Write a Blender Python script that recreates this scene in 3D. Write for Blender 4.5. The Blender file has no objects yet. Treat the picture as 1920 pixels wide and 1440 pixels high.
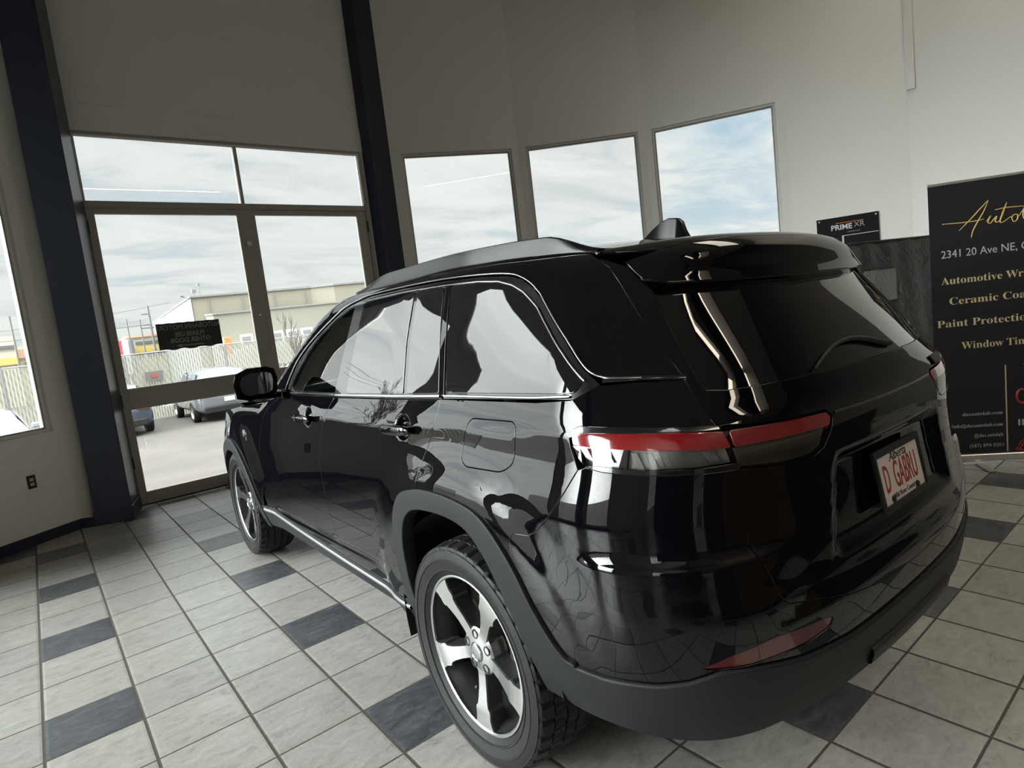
import bpy, bmesh, math, random
import numpy as np
from mathutils import Vector, Matrix, geometry
random.seed(7)
S = bpy.context.scene
COL = S.collection
PI = math.pi

# ---------------------------------------------------------------- camera
cam_d = bpy.data.cameras.new('camera'); cam = bpy.data.objects.new('camera', cam_d); COL.objects.link(cam); S.camera = cam
RW = np.array([[0.7718819816, -0.6249536940, -0.1167522450], [-0.1594657043, -0.0125445909, -0.9871237625], [0.6154420327, 0.7805610249, -0.1093416246]])
Mc = Matrix.Identity(4)
for r in range(3):
    Mc[r][0] = RW[0][r]; Mc[r][1] = -RW[1][r]; Mc[r][2] = -RW[2][r]
Mc.translation = Vector((0.19241, -6.40395, 1.49823))
cam.matrix_world = Mc
cam_d.sensor_width = 36.0; cam_d.lens = 36.0 * 1131.74 / 1920.0
cam_d.clip_start = 0.05; cam_d.clip_end = 600

# ---------------------------------------------------------------- view and render behaviour
S.view_settings.view_transform = 'Standard'; S.view_settings.look = 'None'
S.view_settings.exposure = 0.62; S.view_settings.gamma = 1.0; S.view_settings.use_curve_mapping = False
cy = S.cycles
cy.use_denoising = True
cy.max_bounces = 9; cy.diffuse_bounces = 5; cy.glossy_bounces = 5; cy.transmission_bounces = 6; cy.transparent_max_bounces = 12
cy.caustics_reflective = False; cy.caustics_refractive = False
cy.sample_clamp_indirect = 6.0

# ---------------------------------------------------------------- node helpers
def nmath(nt, op, a, b=None, c=None, clamp=False):
    n = nt.nodes.new('ShaderNodeMath'); n.operation = op; n.use_clamp = clamp
    for i, v in enumerate((a, b, c)):
        if v is None: continue
        if hasattr(v, 'links') or isinstance(v, bpy.types.NodeSocket): nt.links.new(v, n.inputs[i])
        else: n.inputs[i].default_value = v
    return n.outputs[0]
def nmix(nt, f, a, b):
    n = nt.nodes.new('ShaderNodeMix'); n.data_type = 'RGBA'
    for i, v in ((0, f), (6, a), (7, b)):
        if isinstance(v, bpy.types.NodeSocket): nt.links.new(v, n.inputs[i])
        elif i == 0: n.inputs[0].default_value = v
        else: n.inputs[i].default_value = (*v, 1)
    return n.outputs[2]
def nramp(nt, f, stops):
    n = nt.nodes.new('ShaderNodeValToRGB'); nt.links.new(f, n.inputs[0])
    el = n.color_ramp.elements
    while len(el) < len(stops): el.new(0.5)
    for e, (p, c) in zip(el, stops):
        e.position = p; e.color = (*c, 1) if len(c) == 3 else c
    return n.outputs[0]
def nnoise(nt, vec, scale, detail=4, rough=.5, dist=0.0):
    n = nt.nodes.new('ShaderNodeTexNoise')
    if vec is not None: nt.links.new(vec, n.inputs['Vector'])
    n.inputs['Scale'].default_value = scale; n.inputs['Detail'].default_value = detail
    n.inputs['Roughness'].default_value = rough; n.inputs['Distortion'].default_value = dist
    return n.outputs['Fac']
def nmap(nt, vec, scale=(1, 1, 1), loc=(0, 0, 0), rot=(0, 0, 0)):
    n = nt.nodes.new('ShaderNodeMapping'); nt.links.new(vec, n.inputs[0])
    n.inputs['Scale'].default_value = scale; n.inputs['Location'].default_value = loc; n.inputs['Rotation'].default_value = rot
    return n.outputs[0]

# ---------------------------------------------------------------- world: broken overcast sky, brighter towards the hidden sun
wd = bpy.data.worlds.new('sky'); S.world = wd; wd.use_nodes = True
nt = wd.node_tree; nt.nodes.clear()
tc = nt.nodes.new('ShaderNodeTexCoord'); gen = tc.outputs['Generated']
sx = nt.nodes.new('ShaderNodeSeparateXYZ'); nt.links.new(gen, sx.inputs[0])
zz = nmath(nt, 'ADD', nmath(nt, 'MAXIMUM', sx.outputs[2], 0.0), 0.10)
cx = nt.nodes.new('ShaderNodeCombineXYZ')
nt.links.new(nmath(nt, 'DIVIDE', sx.outputs[0], zz), cx.inputs[0]); nt.links.new(nmath(nt, 'DIVIDE', sx.outputs[1], zz), cx.inputs[1])
cl = nnoise(nt, nmap(nt, cx.outputs[0], (.62, 1.15, 1), (3.1, 1.7, 0), (0, 0, .75)), 1.7, 8, .62, .7)
cl2 = nnoise(nt, nmap(nt, cx.outputs[0], (1, 1, 1), (9.2, 4.1, 0)), .42, 2, .5, .3)
cover = nmath(nt, 'ADD', nmath(nt, 'MULTIPLY', cl, .60), nmath(nt, 'MULTIPLY', cl2, .52))
gap_ = nt.nodes.new('ShaderNodeVectorMath'); gap_.operation = 'DOT_PRODUCT'; nt.links.new(gen, gap_.inputs[0]); gap_.inputs[1].default_value = Vector((.855, .44, .245)).normalized()
gpr = nt.nodes.new('ShaderNodeMapRange'); gpr.interpolation_type = 'SMOOTHSTEP'; nt.links.new(gap_.outputs['Value'], gpr.inputs[0]); gpr.inputs[1].default_value = .975; gpr.inputs[2].default_value = .999
cover = nmath(nt, 'SUBTRACT', cover, nmath(nt, 'MULTIPLY', gpr.outputs[0], .16))
cloud = nramp(nt, cl, [(.30, (.74, .78, .80)), (.42, (.83, .86, .87)), (.54, (.94, .965, .955)), (.68, (1.0, 1.0, .99))])
blue = nramp(nt, sx.outputs[2], [(0.0, (.72, .82, .86)), (.25, (.50, .68, .84)), (1.0, (.22, .40, .70))])
skyc = nmix(nt, nramp(nt, cover, [(.34, (0, 0, 0)), (.50, (1, 1, 1))]), blue, cloud)
# brightness by direction: the veiled sun stands over the left (west) side of the building, and the overcast brightens with height
def ss(v, lo, hi):
    n_ = nt.nodes.new('ShaderNodeMapRange'); n_.interpolation_type = 'SMOOTHSTEP'; nt.links.new(v, n_.inputs[0]); n_.inputs[1].default_value = lo; n_.inputs[2].default_value = hi; return n_.outputs[0]
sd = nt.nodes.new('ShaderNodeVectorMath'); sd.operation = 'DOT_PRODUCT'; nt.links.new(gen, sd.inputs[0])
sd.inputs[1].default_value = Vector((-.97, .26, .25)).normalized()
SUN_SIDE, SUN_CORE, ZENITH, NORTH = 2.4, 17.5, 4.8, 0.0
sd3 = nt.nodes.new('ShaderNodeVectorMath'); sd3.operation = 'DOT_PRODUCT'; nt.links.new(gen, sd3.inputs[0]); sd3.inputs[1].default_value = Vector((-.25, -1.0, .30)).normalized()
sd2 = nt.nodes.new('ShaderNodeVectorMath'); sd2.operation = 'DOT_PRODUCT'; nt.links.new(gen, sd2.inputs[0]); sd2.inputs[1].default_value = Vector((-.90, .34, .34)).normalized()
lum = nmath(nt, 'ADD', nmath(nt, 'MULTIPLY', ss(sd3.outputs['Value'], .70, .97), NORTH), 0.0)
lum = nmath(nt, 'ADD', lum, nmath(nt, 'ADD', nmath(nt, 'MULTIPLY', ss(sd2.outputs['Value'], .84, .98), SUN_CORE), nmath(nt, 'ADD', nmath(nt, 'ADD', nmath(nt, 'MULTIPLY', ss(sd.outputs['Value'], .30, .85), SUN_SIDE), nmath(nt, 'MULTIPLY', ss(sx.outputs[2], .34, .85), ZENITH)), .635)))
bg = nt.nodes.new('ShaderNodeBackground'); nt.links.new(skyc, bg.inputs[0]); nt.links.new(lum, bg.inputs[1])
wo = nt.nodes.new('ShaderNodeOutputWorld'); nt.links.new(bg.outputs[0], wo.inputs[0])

# ---------------------------------------------------------------- materials
MATS = {}
def mat(name, col=(.5, .5, .5), rough=.5, metal=0., coat=0., coat_ior=1.5, coat_rough=.02, spec=.5, ior=None, emit=None, es=1., bump=None, vary=None, tr=0., alpha=1.):
    if name in MATS: return MATS[name]
    m = bpy.data.materials.new(name); m.use_nodes = True; n = m.node_tree; b = n.nodes['Principled BSDF']
    b.inputs['Base Color'].default_value = (*col, 1); b.inputs['Roughness'].default_value = rough; b.inputs['Metallic'].default_value = metal
    b.inputs['Coat Weight'].default_value = coat; b.inputs['Coat IOR'].default_value = coat_ior; b.inputs['Coat Roughness'].default_value = coat_rough
    b.inputs['Specular IOR Level'].default_value = spec
    if ior: b.inputs['IOR'].default_value = ior
    if tr: b.inputs['Transmission Weight'].default_value = tr
    if emit: b.inputs['Emission Color'].default_value = (*emit, 1); b.inputs['Emission Strength'].default_value = es
    t = n.nodes.new('ShaderNodeTexCoord')
    if vary:   # (scale, amount)
        f = nnoise(n, t.outputs['Object'], vary[0], 5, .55)
        n.links.new(nmix(n, f, tuple(c * (1 - vary[1]) for c in col), tuple(min(1, c * (1 + vary[1])) for c in col)), b.inputs['Base Color'])
    if bump:   # (scale, strength)
        f = nnoise(n, t.outputs['Object'], bump[0], 4, .6)
        bp = n.nodes.new('ShaderNodeBump'); bp.inputs['Strength'].default_value = bump[1]; bp.inputs['Distance'].default_value = .01
        n.links.new(f, bp.inputs['Height']); n.links.new(bp.outputs[0], b.inputs['Normal'])
    MATS[name] = m
    return m
def pane_mat(name, tint=(1, 1, 1), ior=1.5, dirt=0.0):
    """thin clear pane: Fresnel mirror over a see-through body"""
    m = bpy.data.materials.new(name); m.use_nodes = True; n = m.node_tree; n.nodes.clear()
    o = n.nodes.new('ShaderNodeOutputMaterial'); mx = n.nodes.new('ShaderNodeMixShader'); fr = n.nodes.new('ShaderNodeFresnel'); fr.inputs[0].default_value = ior
    tr = n.nodes.new('ShaderNodeBsdfTransparent'); tr.inputs[0].default_value = (*tint, 1)
    gl = n.nodes.new('ShaderNodeBsdfGlossy'); gl.inputs['Roughness'].default_value = .0; gl.inputs[0].default_value = (1, 1, 1, 1)
    n.links.new(fr.outputs[0], mx.inputs[0]); n.links.new(tr.outputs[0], mx.inputs[1]); n.links.new(gl.outputs[0], mx.inputs[2]); n.links.new(mx.outputs[0], o.inputs[0])
    MATS[name] = m
    return m
PAINT = mat('black_paint', (.0022, .0022, .0034), .4, 0, 1, 1.50, .002, .0)
GLOSS = mat('gloss_black_trim', (.006, .006, .007), .2, 0, 1, 1.5, .01, .3)
TINT = mat('privacy_glass', (.004, .004, .006), .03, 0, 1, 1.68, 0.0, .3)
TINTR = mat('rear_privacy_glass', (.003, .003, .005), .03, 0, 1, 1.55, 0.0, .2)
CLAD = mat('grey_plastic_cladding', (.014, .0145, .0165), .5, 0, 0, spec=.26, bump=(900, .12))
SEAM = mat('dark_inner_body', (.004, .004, .004), .8)
CHROME = mat('bright_trim', (.62, .63, .64), .12, 1)
RUBBER = mat('tyre_rubber', (.011, .011, .012), .55, 0, 0, spec=.35, bump=(60, .15), vary=(9, .35))
MACH = mat('machined_alloy', (.78, .78, .78), .24, 1)
ALLOYD = mat('dark_painted_alloy', (.10, .10, .105), .28, .7, .6)
RED = mat('red_lens', (.20, .003, .006), .12, 0, 1, 1.8, .0, .6)
REDDARK = mat('dark_red_reflector', (.085, .002, .004), .25, 0, 1, 1.5)
PLATEW = mat('number_plate_white', (.62, .56, .53), .45)
PLATER = mat('number_plate_red', (.30, .03, .03), .5)
BLACKM = mat('matt_black', (.010, .010, .011), .55)
BRAKE = mat('brake_iron', (.20, .16, .12), .45, .9)
CABIN = mat('cabin_black_leather', (.012, .012, .013), .55)
CARGLASS = pane_mat('front_door_glass', (.34, .40, .38), 1.6)
SHIELD = pane_mat('green_windshield_glass', (.30, .52, .45), 1.5)
PANE = pane_mat('window_glass', (.97, .985, .975), 1.5)

# ---------------------------------------------------------------- object helpers
def link(name, me, m=None, parent=None):
    o = bpy.data.objects.new(name, me); COL.objects.link(o)
    if m is not None:
        for mm in (m if isinstance(m, (list, tuple)) else [m]): me.materials.append(mm)
    if parent is not None: o.parent = parent
    return o
def empty(name, loc=(0, 0, 0), rz=0.):
    o = bpy.data.objects.new(name, None); COL.objects.link(o); o.location = loc; o.rotation_euler = (0, 0, rz); o.empty_display_size = .2
    return o
def tag(o, label, cat, group=None, kind=None):
    o['label'] = label; o['category'] = cat
    if group: o['group'] = group
    if kind: o['kind'] = kind
    return o
def part(o, label):
    o['label'] = label; return o
def struct(o, label=None):
    o['kind'] = 'structure'
    if label: o['label'] = label
    return o
def mesh(name, V, Fc, smooth=False):
    me = bpy.data.meshes.new(name); me.from_pydata([tuple(map(float, v)) for v in V], [], [tuple(f) for f in Fc]); me.update()
    if smooth: me.polygons.foreach_set('use_smooth', [True] * len(me.polygons))
    return me
class MB:
    """collects primitive shapes into one mesh"""
    def __init__(s): s.V = []; s.F = []; s.M = []
    def add(s, V, F, mi=0):
        b = len(s.V); s.V += [tuple(v) for v in V]; s.F += [tuple(i + b for i in f) for f in F]; s.M += [mi] * len(F); return s
    def box(s, c, d, M=None, mi=0, rz=0., taper=1.):
        x, y, z = [a / 2 for a in d]; V = []
        for sz in (-1, 1):
            t = taper if sz > 0 else 1.
            for sx_, sy_ in ((-1, -1), (1, -1), (1, 1), (-1, 1)): V.append(Vector((sx_ * x * t, sy_ * y * t, sz * z)))
        R = Matrix.Rotation(rz, 4, 'Z') if rz else Matrix.Identity(4)
        V = [(R @ v) + Vector(c) for v in V]
        if M: V = [M @ v for v in V]
        return s.add(V, [(3, 2, 1, 0), (4, 5, 6, 7), (0, 1, 5, 4), (1, 2, 6, 5), (2, 3, 7, 6), (3, 0, 4, 7)], mi)
    def prism(s, poly, z0, z1, mi=0, M=None):
        n = len(poly); V = [Vector((p[0], p[1], z0)) for p in poly] + [Vector((p[0], p[1], z1)) for p in poly]
        if M: V = [M @ v for v in V]
        return s.add(V, [tuple(range(n - 1, -1, -1)), tuple(range(n, 2 * n))] + [(i, (i + 1) % n, n + (i + 1) % n, n + i) for i in range(n)], mi)
    def tube(s, pts, r, n=8, mi=0, cap=True):
        pts = [Vector(p) for p in pts]; rs = r if isinstance(r, (list, tuple)) else [r] * len(pts); V = []; F = []; up = None
        for i, p in enumerate(pts):
            t = (pts[min(i + 1, len(pts) - 1)] - pts[max(i - 1, 0)]).normalized()
            if up is None: up = t.orthogonal().normalized()
            up = (up - t * up.dot(t)).normalized(); b = t.cross(up)
            for k in range(n): V.append(p + (up * math.cos(2 * PI * k / n) + b * math.sin(2 * PI * k / n)) * rs[i])
        for i in range(len(pts) - 1):
            for k in range(n): F.append((i * n + k, i * n + (k + 1) % n, (i + 1) * n + (k + 1) % n, (i + 1) * n + k))
        if cap: F += [tuple(range(n - 1, -1, -1)), tuple((len(pts) - 1) * n + k for k in range(n))]
        return s.add(V, F, mi)
    def lathe(s, prof, n=64, mi=0, M=None, mod=None, close=False):
        """profile (r, h) revolved about +Y of the local frame"""
        V = []; F = []; m = len(prof)
        for i in range(n):
            a = 2 * PI * i / n
            for j, (r, h) in enumerate(prof):
                rr = r + (mod(i, j) if mod else 0); V.append(Vector((rr * math.cos(a), h, rr * math.sin(a))))
        for i in range(n):
            for j in range(m - 1 + (1 if close else 0)):
                F.append((i * m + j, i * m + (j + 1) % m, ((i + 1) % n) * m + (j + 1) % m, ((i + 1) % n) * m + j))
        if M: V = [M @ v for v in V]
        return s.add(V, F, mi)
    def build(s, name, mats, parent=None, smooth=False, bevel=0., seg=2, angle=None):
        me = mesh(name, s.V, s.F, smooth)
        o = link(name, me, mats, parent)
        if any(s.M): me.polygons.foreach_set('material_index', s.M)
        if smooth and angle:
            me.set_sharp_from_angle(angle=math.radians(angle))
        if bevel:
            md = o.modifiers.new('bevel', 'BEVEL'); md.width = bevel; md.segments = seg; md.limit_method = 'ANGLE'; md.angle_limit = math.radians(40); md.harden_normals = False
        return o
def text_mesh(name, body, size, m, parent=None, M=None, ext=.0006, align='LEFT', shear=0., sx=1., bold=0.):
    cu = bpy.data.curves.new(name, 'FONT'); cu.body = body; cu.size = size; cu.align_x = align; cu.extrude = ext; cu.shear = shear; cu.resolution_u = 3; cu.offset = bold
    to = bpy.data.objects.new(name, cu); COL.objects.link(to)
    dg = bpy.context.evaluated_depsgraph_get(); me = bpy.data.meshes.new_from_object(to.evaluated_get(dg)); me.name = name
    bpy.data.objects.remove(to)
    me.materials.clear()
    me.transform(Matrix.Diagonal((sx, 1, 1, 1)))
    if M is not None: me.transform(M)
    return link(name, me, m, parent)
def frame_M(o, ux, uy):
    """matrix whose local x,y,z map to ux, uy, ux x uy at o"""
    ux = Vector(ux).normalized(); uy = Vector(uy).normalized(); uz = ux.cross(uy)
    M = Matrix.Identity(4)
    for r in range(3): M[r][0] = ux[r]; M[r][1] = uy[r]; M[r][2] = uz[r]; M[r][3] = o[r]
    return M
def copy_tree(o, parent=None):
    c = o.copy(); COL.objects.link(c)
    if parent is not None: c.parent = parent
    for ch in list(o.children): copy_tree(ch, c)
    return c

# ================================================================ THE ROOM
CX, CY, RR = 2.665, -4.745, 5.81          # round showroom front
TILE = .33887; ASP = 1.01921
CEIL = 6.4
def pol(a, r=RR): return Vector((CX + r * math.cos(math.radians(a)), CY + r * math.sin(math.radians(a)), 0))

# floor with procedural slate tiles and grout
fm = bpy.data.materials.new('slate_floor_tiles'); fm.use_nodes = True; n = fm.node_tree; b = n.nodes['Principled BSDF']
geo = n.nodes.new('ShaderNodeNewGeometry'); sp = n.nodes.new('ShaderNodeSeparateXYZ'); n.links.new(geo.outputs['Position'], sp.inputs[0])
ti = nmath(n, 'DIVIDE', sp.outputs[0], TILE); tj = nmath(n, 'DIVIDE', sp.outputs[1], -TILE * ASP)
fi = nmath(n, 'FLOOR', ti); fj = nmath(n, 'FLOOR', tj)
ri = nmath(n, 'SUBTRACT', ti, fi); rj = nmath(n, 'SUBTRACT', tj, fj)
ei = nmath(n, 'MINIMUM', ri, nmath(n, 'SUBTRACT', 1.0, ri)); ej = nmath(n, 'MINIMUM', rj, nmath(n, 'SUBTRACT', 1.0, rj))
wob = nnoise(n, geo.outputs['Position'], 55, 3, .6)
wv = nmath(n, 'MULTIPLY_ADD', wob, .010, -.005)
gi = nmath(n, 'LESS_THAN', nmath(n, 'ADD', ei, wv), .0175); gj = nmath(n, 'LESS_THAN', nmath(n, 'ADD', ej, wv), .0125)
gr = nmath(n, 'MAXIMUM', gi, gj)
def is0(v, sub=0.0):
    k = nmath(n, 'ADD', v, 300.0 - sub); return nmath(n, 'LESS_THAN', nmath(n, 'ABSOLUTE', nmath(n, 'SUBTRACT', nmath(n, 'MODULO', k, 3.0), 0.0)), .5)
dk = nmath(n, 'MULTIPLY', is0(fi), is0(fj))
i1 = nmath(n, 'ADD', fi, 1.0)
bd = nmath(n, 'MULTIPLY', is0(i1), nmath(n, 'LESS_THAN', nmath(n, 'ABSOLUTE', nmath(n, 'ADD', nmath(n, 'ADD', fj, 1.0), nmath(n, 'DIVIDE', i1, 3.0))), .4))
bd = nmath(n, 'MULTIPLY', bd, nmath(n, 'LESS_THAN', fi, 6.5))
dk = nmath(n, 'MAXIMUM', dk, bd)
cid = n.nodes.new('ShaderNodeCombineXYZ'); n.links.new(fi, cid.inputs[0]); n.links.new(fj, cid.inputs[1])
wn = n.nodes.new('ShaderNodeTexWhiteNoise'); wn.noise_dimensions = '2D'; n.links.new(cid.outputs[0], wn.inputs[0])
off = n.nodes.new('ShaderNodeVectorMath'); off.operation = 'MULTIPLY_ADD'; n.links.new(wn.outputs['Color'], off.inputs[0]); off.inputs[1].default_value = (7, 7, 7); n.links.new(geo.outputs['Position'], off.inputs[2])
slate = nnoise(n, nmap(n, off.outputs[0], (1.0, 2.3, 1)), 9.0, 9, .68, .9)
fine = nnoise(n, off.outputs[0], 60.0, 4, .7)
mixn = nmath(n, 'ADD', nmath(n, 'MULTIPLY', slate, .72), nmath(n, 'MULTIPLY', fine, .28))
light = nramp(n, mixn, [(.30, (.20, .195, .175)), (.44, (.345, .34, .31)), (.57, (.415, .41, .38)), (.74, (.52, .515, .48))])
dark = nramp(n, mixn, [(.32, (.035, .038, .044)), (.50, (.075, .080, .092)), (.68, (.15, .155, .17))])
br = nmath(n, 'MULTIPLY_ADD', wn.outputs['Value'], .14, .90)
colr = nmix(n, dk, light, dark)
hv = n.nodes.new('ShaderNodeHueSaturation'); n.links.new(colr, hv.inputs['Color']); n.links.new(br, hv.inputs['Value'])
n.links.new(nmix(n, gr, hv.outputs[0], (.075, .066, .052)), b.inputs['Base Color'])
n.links.new(nmath(n, 'ADD', nmath(n, 'MULTIPLY_ADD', fine, .22, .25), nmath(n, 'MULTIPLY', gr, .5), clamp=True), b.inputs['Roughness'])
b.inputs['Specular IOR Level'].default_value = .55
edge = nmath(n, 'MINIMUM', ei, ej)
hgt = nmath(n, 'ADD', nmath(n, 'MULTIPLY', nmath(n, 'MINIMUM', nmath(n, 'MULTIPLY', edge, 22.0), 1.0), .35), nmath(n, 'MULTIPLY', mixn, .55))
bp = n.nodes.new('ShaderNodeBump'); bp.inputs['Strength'].default_value = .55; bp.inputs['Distance'].default_value = .006; n.links.new(hgt, bp.inputs['Height']); n.links.new(bp.outputs[0], b.inputs['Normal'])

WALLM = mat('painted_wall', (.80, .795, .755), .62, bump=(160, .06), vary=(1.2, .03))
CEILM = mat('ceiling_paint', (.62, .61, .58), .8)
NAVY = mat('navy_column_paint', (.014, .020, .040), .38, 0, 0, spec=.45)
FRAMEM = mat('brushed_bronze_aluminium', (.36, .345, .315), .45, .25, vary=(8, .10))
FRAMEL = mat('pale_window_stop', (.72, .72, .70), .5)
BACKM = mat('dark_back_wall', (.13, .12, .11), .7)

a0, a1 = 9.7, 190.0
# floor slab: round front plus the straight hall behind
pts = [pol(a, RR + .30) for a in np.arange(a0, a1 + .1, 5)]
fp = [(p.x, p.y) for p in pts] + [(-3.35, -13.0), (8.70, -13.0), (8.70, -3.7)]
fo = MB().prism(fp, -.12, 0.0).build('floor', fm); struct(fo)
SKX0, SKX1, SKY0, SKY1 = -2.7, -.2, -12.6, -8.8       # unseen skylight added over the rear left of the hall for fill
cm_ = MB()
cm_.prism([(p.x, p.y) for p in pts] + [(-3.35, SKY1), (8.70, SKY1), (8.70, -3.7)], CEIL, CEIL + .15)
cm_.prism([(SKX1, -13.0), (8.70, -13.0), (8.70, SKY1), (SKX1, SKY1)], CEIL, CEIL + .15)
cm_.prism([(-3.35, -13.0), (SKX0, -13.0), (SKX0, SKY1), (-3.35, SKY1)], CEIL, CEIL + .15)
cm_.prism([(SKX0, -13.0), (SKX1, -13.0), (SKX1, SKY0), (SKX0, SKY0)], CEIL, CEIL + .15)
co = cm_.build('ceiling', CEILM); struct(co)
sk = MB()
for k in range(4): sk.box((SKX0 + (k + .0) * (SKX1 - SKX0) / 3, (SKY0 + SKY1) / 2, CEIL + .11), (.06, SKY1 - SKY0, .08))
for y_ in (SKY0, SKY1): sk.box(((SKX0 + SKX1) / 2, y_, CEIL + .11), (SKX1 - SKX0, .06, .08))
sk = sk.build('window_30', FRAMEM); struct(sk)
MB().box(((SKX0 + SKX1) / 2, (SKY0 + SKY1) / 2, CEIL + .12), (SKX1 - SKX0, SKY1 - SKY0, .008)).build('pane', PANE, sk)

def wall_seg(name, A, B, z0, z1, openings=(), th=.16, m=None, back=None):
    """upright wall from A to B (floor points), thickness th away from the room; openings (u0,u1,v0,v1) in metres along / up"""
    A = Vector(A[:2]).to_3d(); B = Vector(B[:2]).to_3d(); L = (B - A).length; ux = (B - A) / L
    no = Vector((-ux.y, ux.x, 0)) * (1 if back is None else back)
    us = sorted({0, L, *[o[0] for o in openings], *[o[1] for o in openings]}); vs = sorted({z0, z1, *[o[2] for o in openings], *[o[3] for o in openings]})
    mb = MB()
    def inside(u, v): return any(o[0] < u < o[1] and o[2] < v < o[3] for o in openings)
    P = lambda u, v, d: A + ux * u + no * d + Vector((0, 0, v))
    for i in range(len(us) - 1):
        for j in range(len(vs) - 1):
            u0, u1, v0, v1 = us[i], us[i + 1], vs[j], vs[j + 1]
            if inside((u0 + u1) / 2, (v0 + v1) / 2): continue
            for d, fl in ((0, 0), (th, 1)):
                q = [P(u0, v0, d), P(u1, v0, d), P(u1, v1, d), P(u0, v1, d)]
                mb.add(q if fl else q[::-1], [(0, 1, 2, 3)])
    rects = list(openings) + [(0, L, z0, z1)]
    for u0, u1, v0, v1 in rects:
        for (a, c, d, e) in ((u0, v0, u1, v0), (u1, v0, u1, v1), (u1, v1, u0, v1), (u0, v1, u0, v0)):
            mb.add([P(a, c, 0), P(d, e, 0), P(d, e, th), P(a, c, th)], [(0, 1, 2, 3)])
    o = mb.build(name, m or WALLM); struct(o); return o, P, L

WTOP, WSILL = 3.79, .96
wins = []      # (A, B, u0, u1) with window number
wn_i = [0]
def window(A, B, u0, u1, v0, v1, no_sign=1):
    """fixed light: pale stop frame, dark gasket, pane"""
    wn_i[0] += 1
    A = Vector(A[:2]).to_3d(); B = Vector(B[:2]).to_3d(); ux = (B - A).normalized(); no = Vector((-ux.y, ux.x, 0)) * no_sign
    M = frame_M(A + ux * u0 + Vector((0, 0, v0)) + no * .045, ux, Vector((0, 0, 1)))     # local z points into the room when no_sign=1 -> -no
    w, h = u1 - u0, v1 - v0
    def ring(t, d0, d1, ins, m, nm, par):
        mb = MB(); a = ins
        for (cx_, cy_, sx_, sy_) in ((w / 2, a + t / 2, w - 2 * a, t), (w / 2, h - a - t / 2, w - 2 * a, t), (a + t / 2, h / 2, t, h - 2 * a - 2 * t), (w - a - t / 2, h / 2, t, h - 2 * a - 2 * t)):
            mb.box((cx_, cy_, (d0 + d1) / 2), (sx_, sy_, abs(d1 - d0)), M)
        return mb.build(nm, m, par, bevel=.003)
    fr = ring(.030, -.05, .015, 0, FRAMEL, 'window_%d' % wn_i[0], None); struct(fr)
    ring(.014, -.035, .004, .030, FRAMEM, 'glazing_bead', fr)
    MB().box((w / 2, h / 2, -.015), (w - .07, h - .07, .006), M).build('pane', PANE, fr)
    return fr

# curved wall to the right of the door: three facets with one window each, one blind facet
fac = [(72.3 + 2.2, 56.2), (56.2, 39.0), (39.0, 21.8)]
for k, (b0, b1) in enumerate(fac):
    A, B = pol(b0), pol(b1)
    wa = [(72.1, 57.15), (55.2, 40.0), (38.15, 22.95)][k]
    u0 = (pol(wa[0]) - A).dot((B - A).normalized()); u1 = (pol(wa[1]) - A).dot((B - A).normalized())
    wall_seg('wall_front_right', A, B, 0, CEIL, [(u0, u1, WSILL, WTOP)], back=1)
    window(A, B, u0, u1, WSILL, WTOP, 1)
B, A = Vector((8.597, -3.753, 0)), pol(21.8)
wall_seg('wall_front_right', A, B, 0, CEIL, back=1)
RWM = mat('right_wall_paint', (.72, .715, .68), .62, bump=(160, .06))
wall_seg('wall_right', Vector((8.57, -6.6, 0)), Vector((8.60, -3.68, 0)), 0, CEIL, back=-1, m=RWM)
wall_seg('wall_right', Vector((8.54, -12.9, 0)), Vector((8.57, -6.6, 0)), 0, 3.9, back=-1, m=BACKM)
wall_seg('wall_right', Vector((8.54, -12.9, 0)), Vector((8.57, -6.6, 0)), 3.9, CEIL, back=-1, m=BACKM)
# left of the door: column, then glazed facets running round the left side of the car
lf = [(113.4, 130.0, (114.3, 129.1)), (130.0, 146.9, (130.9, 146.0)), (146.9, 163.8, (147.8, 162.9)), (169.5, 186.5, (170.6, 185.4))]
for b0, b1, wa in lf:
    A, B = pol(b1), pol(b0)
    u0 = (pol(wa[1]) - A).dot((B - A).normalized()); u1 = (pol(wa[0]) - A).dot((B - A).normalized())
    lo_w, hi_w = (WSILL, WTOP) if b0 < 120 else (.15, 5.1) if b0 < 165 else (.15, 2.8)
    wall_seg('wall_front_left', A, B, 0, CEIL, [(u0, u1, lo_w, hi_w)], back=1)
    window(A, B, u0, u1, lo_w, hi_w, 1)
wall_seg('wall_front_left', pol(113.4), pol(109.0), 0, CEIL, back=1)
wall_seg('wall_front_left', pol(169.5), pol(163.8), 0, CEIL, back=1)
E0 = pol(186.5)
LW0, LW1 = Vector((E0.x - .25, -12.9, 0)), Vector((E0.x, E0.y, 0))
lw_ops = [(3.6, 4.9, .30, 2.7)]
wall_seg('wall_left', LW0, LW1, 0, CEIL, lw_ops, back=1)
for q in lw_ops: window(LW0, LW1, *q, 1)
wall_seg('wall_back', Vector((8.6, -12.8, 0)), Vector((-3.3, -12.8, 0)), 0, CEIL, back=1, m=BACKM)
# wall over the door front
DA, DB = Vector((.845, .902, 0)), Vector((3.900, .849, 0)); DU = (DB - DA).normalized(); DL = (DB - DA).length
WA, WB = DA - DU * .32, DB + DU * .42
wo_, P_, L_ = wall_seg('wall_front', WA, WB, 0, CEIL, [(.32, .32 + DL, -.01, 3.80)], back=1)
trm = MB()
MD = frame_M(DA, DU, Vector((0, 0, 1)))      # local x along, y up, z towards the room
trm.box((DL / 2 + .0, 3.93, .006), (DL + .30, .26, .012), MD)
struct(trm.build('trim_1', WALLM, bevel=.004))

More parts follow.
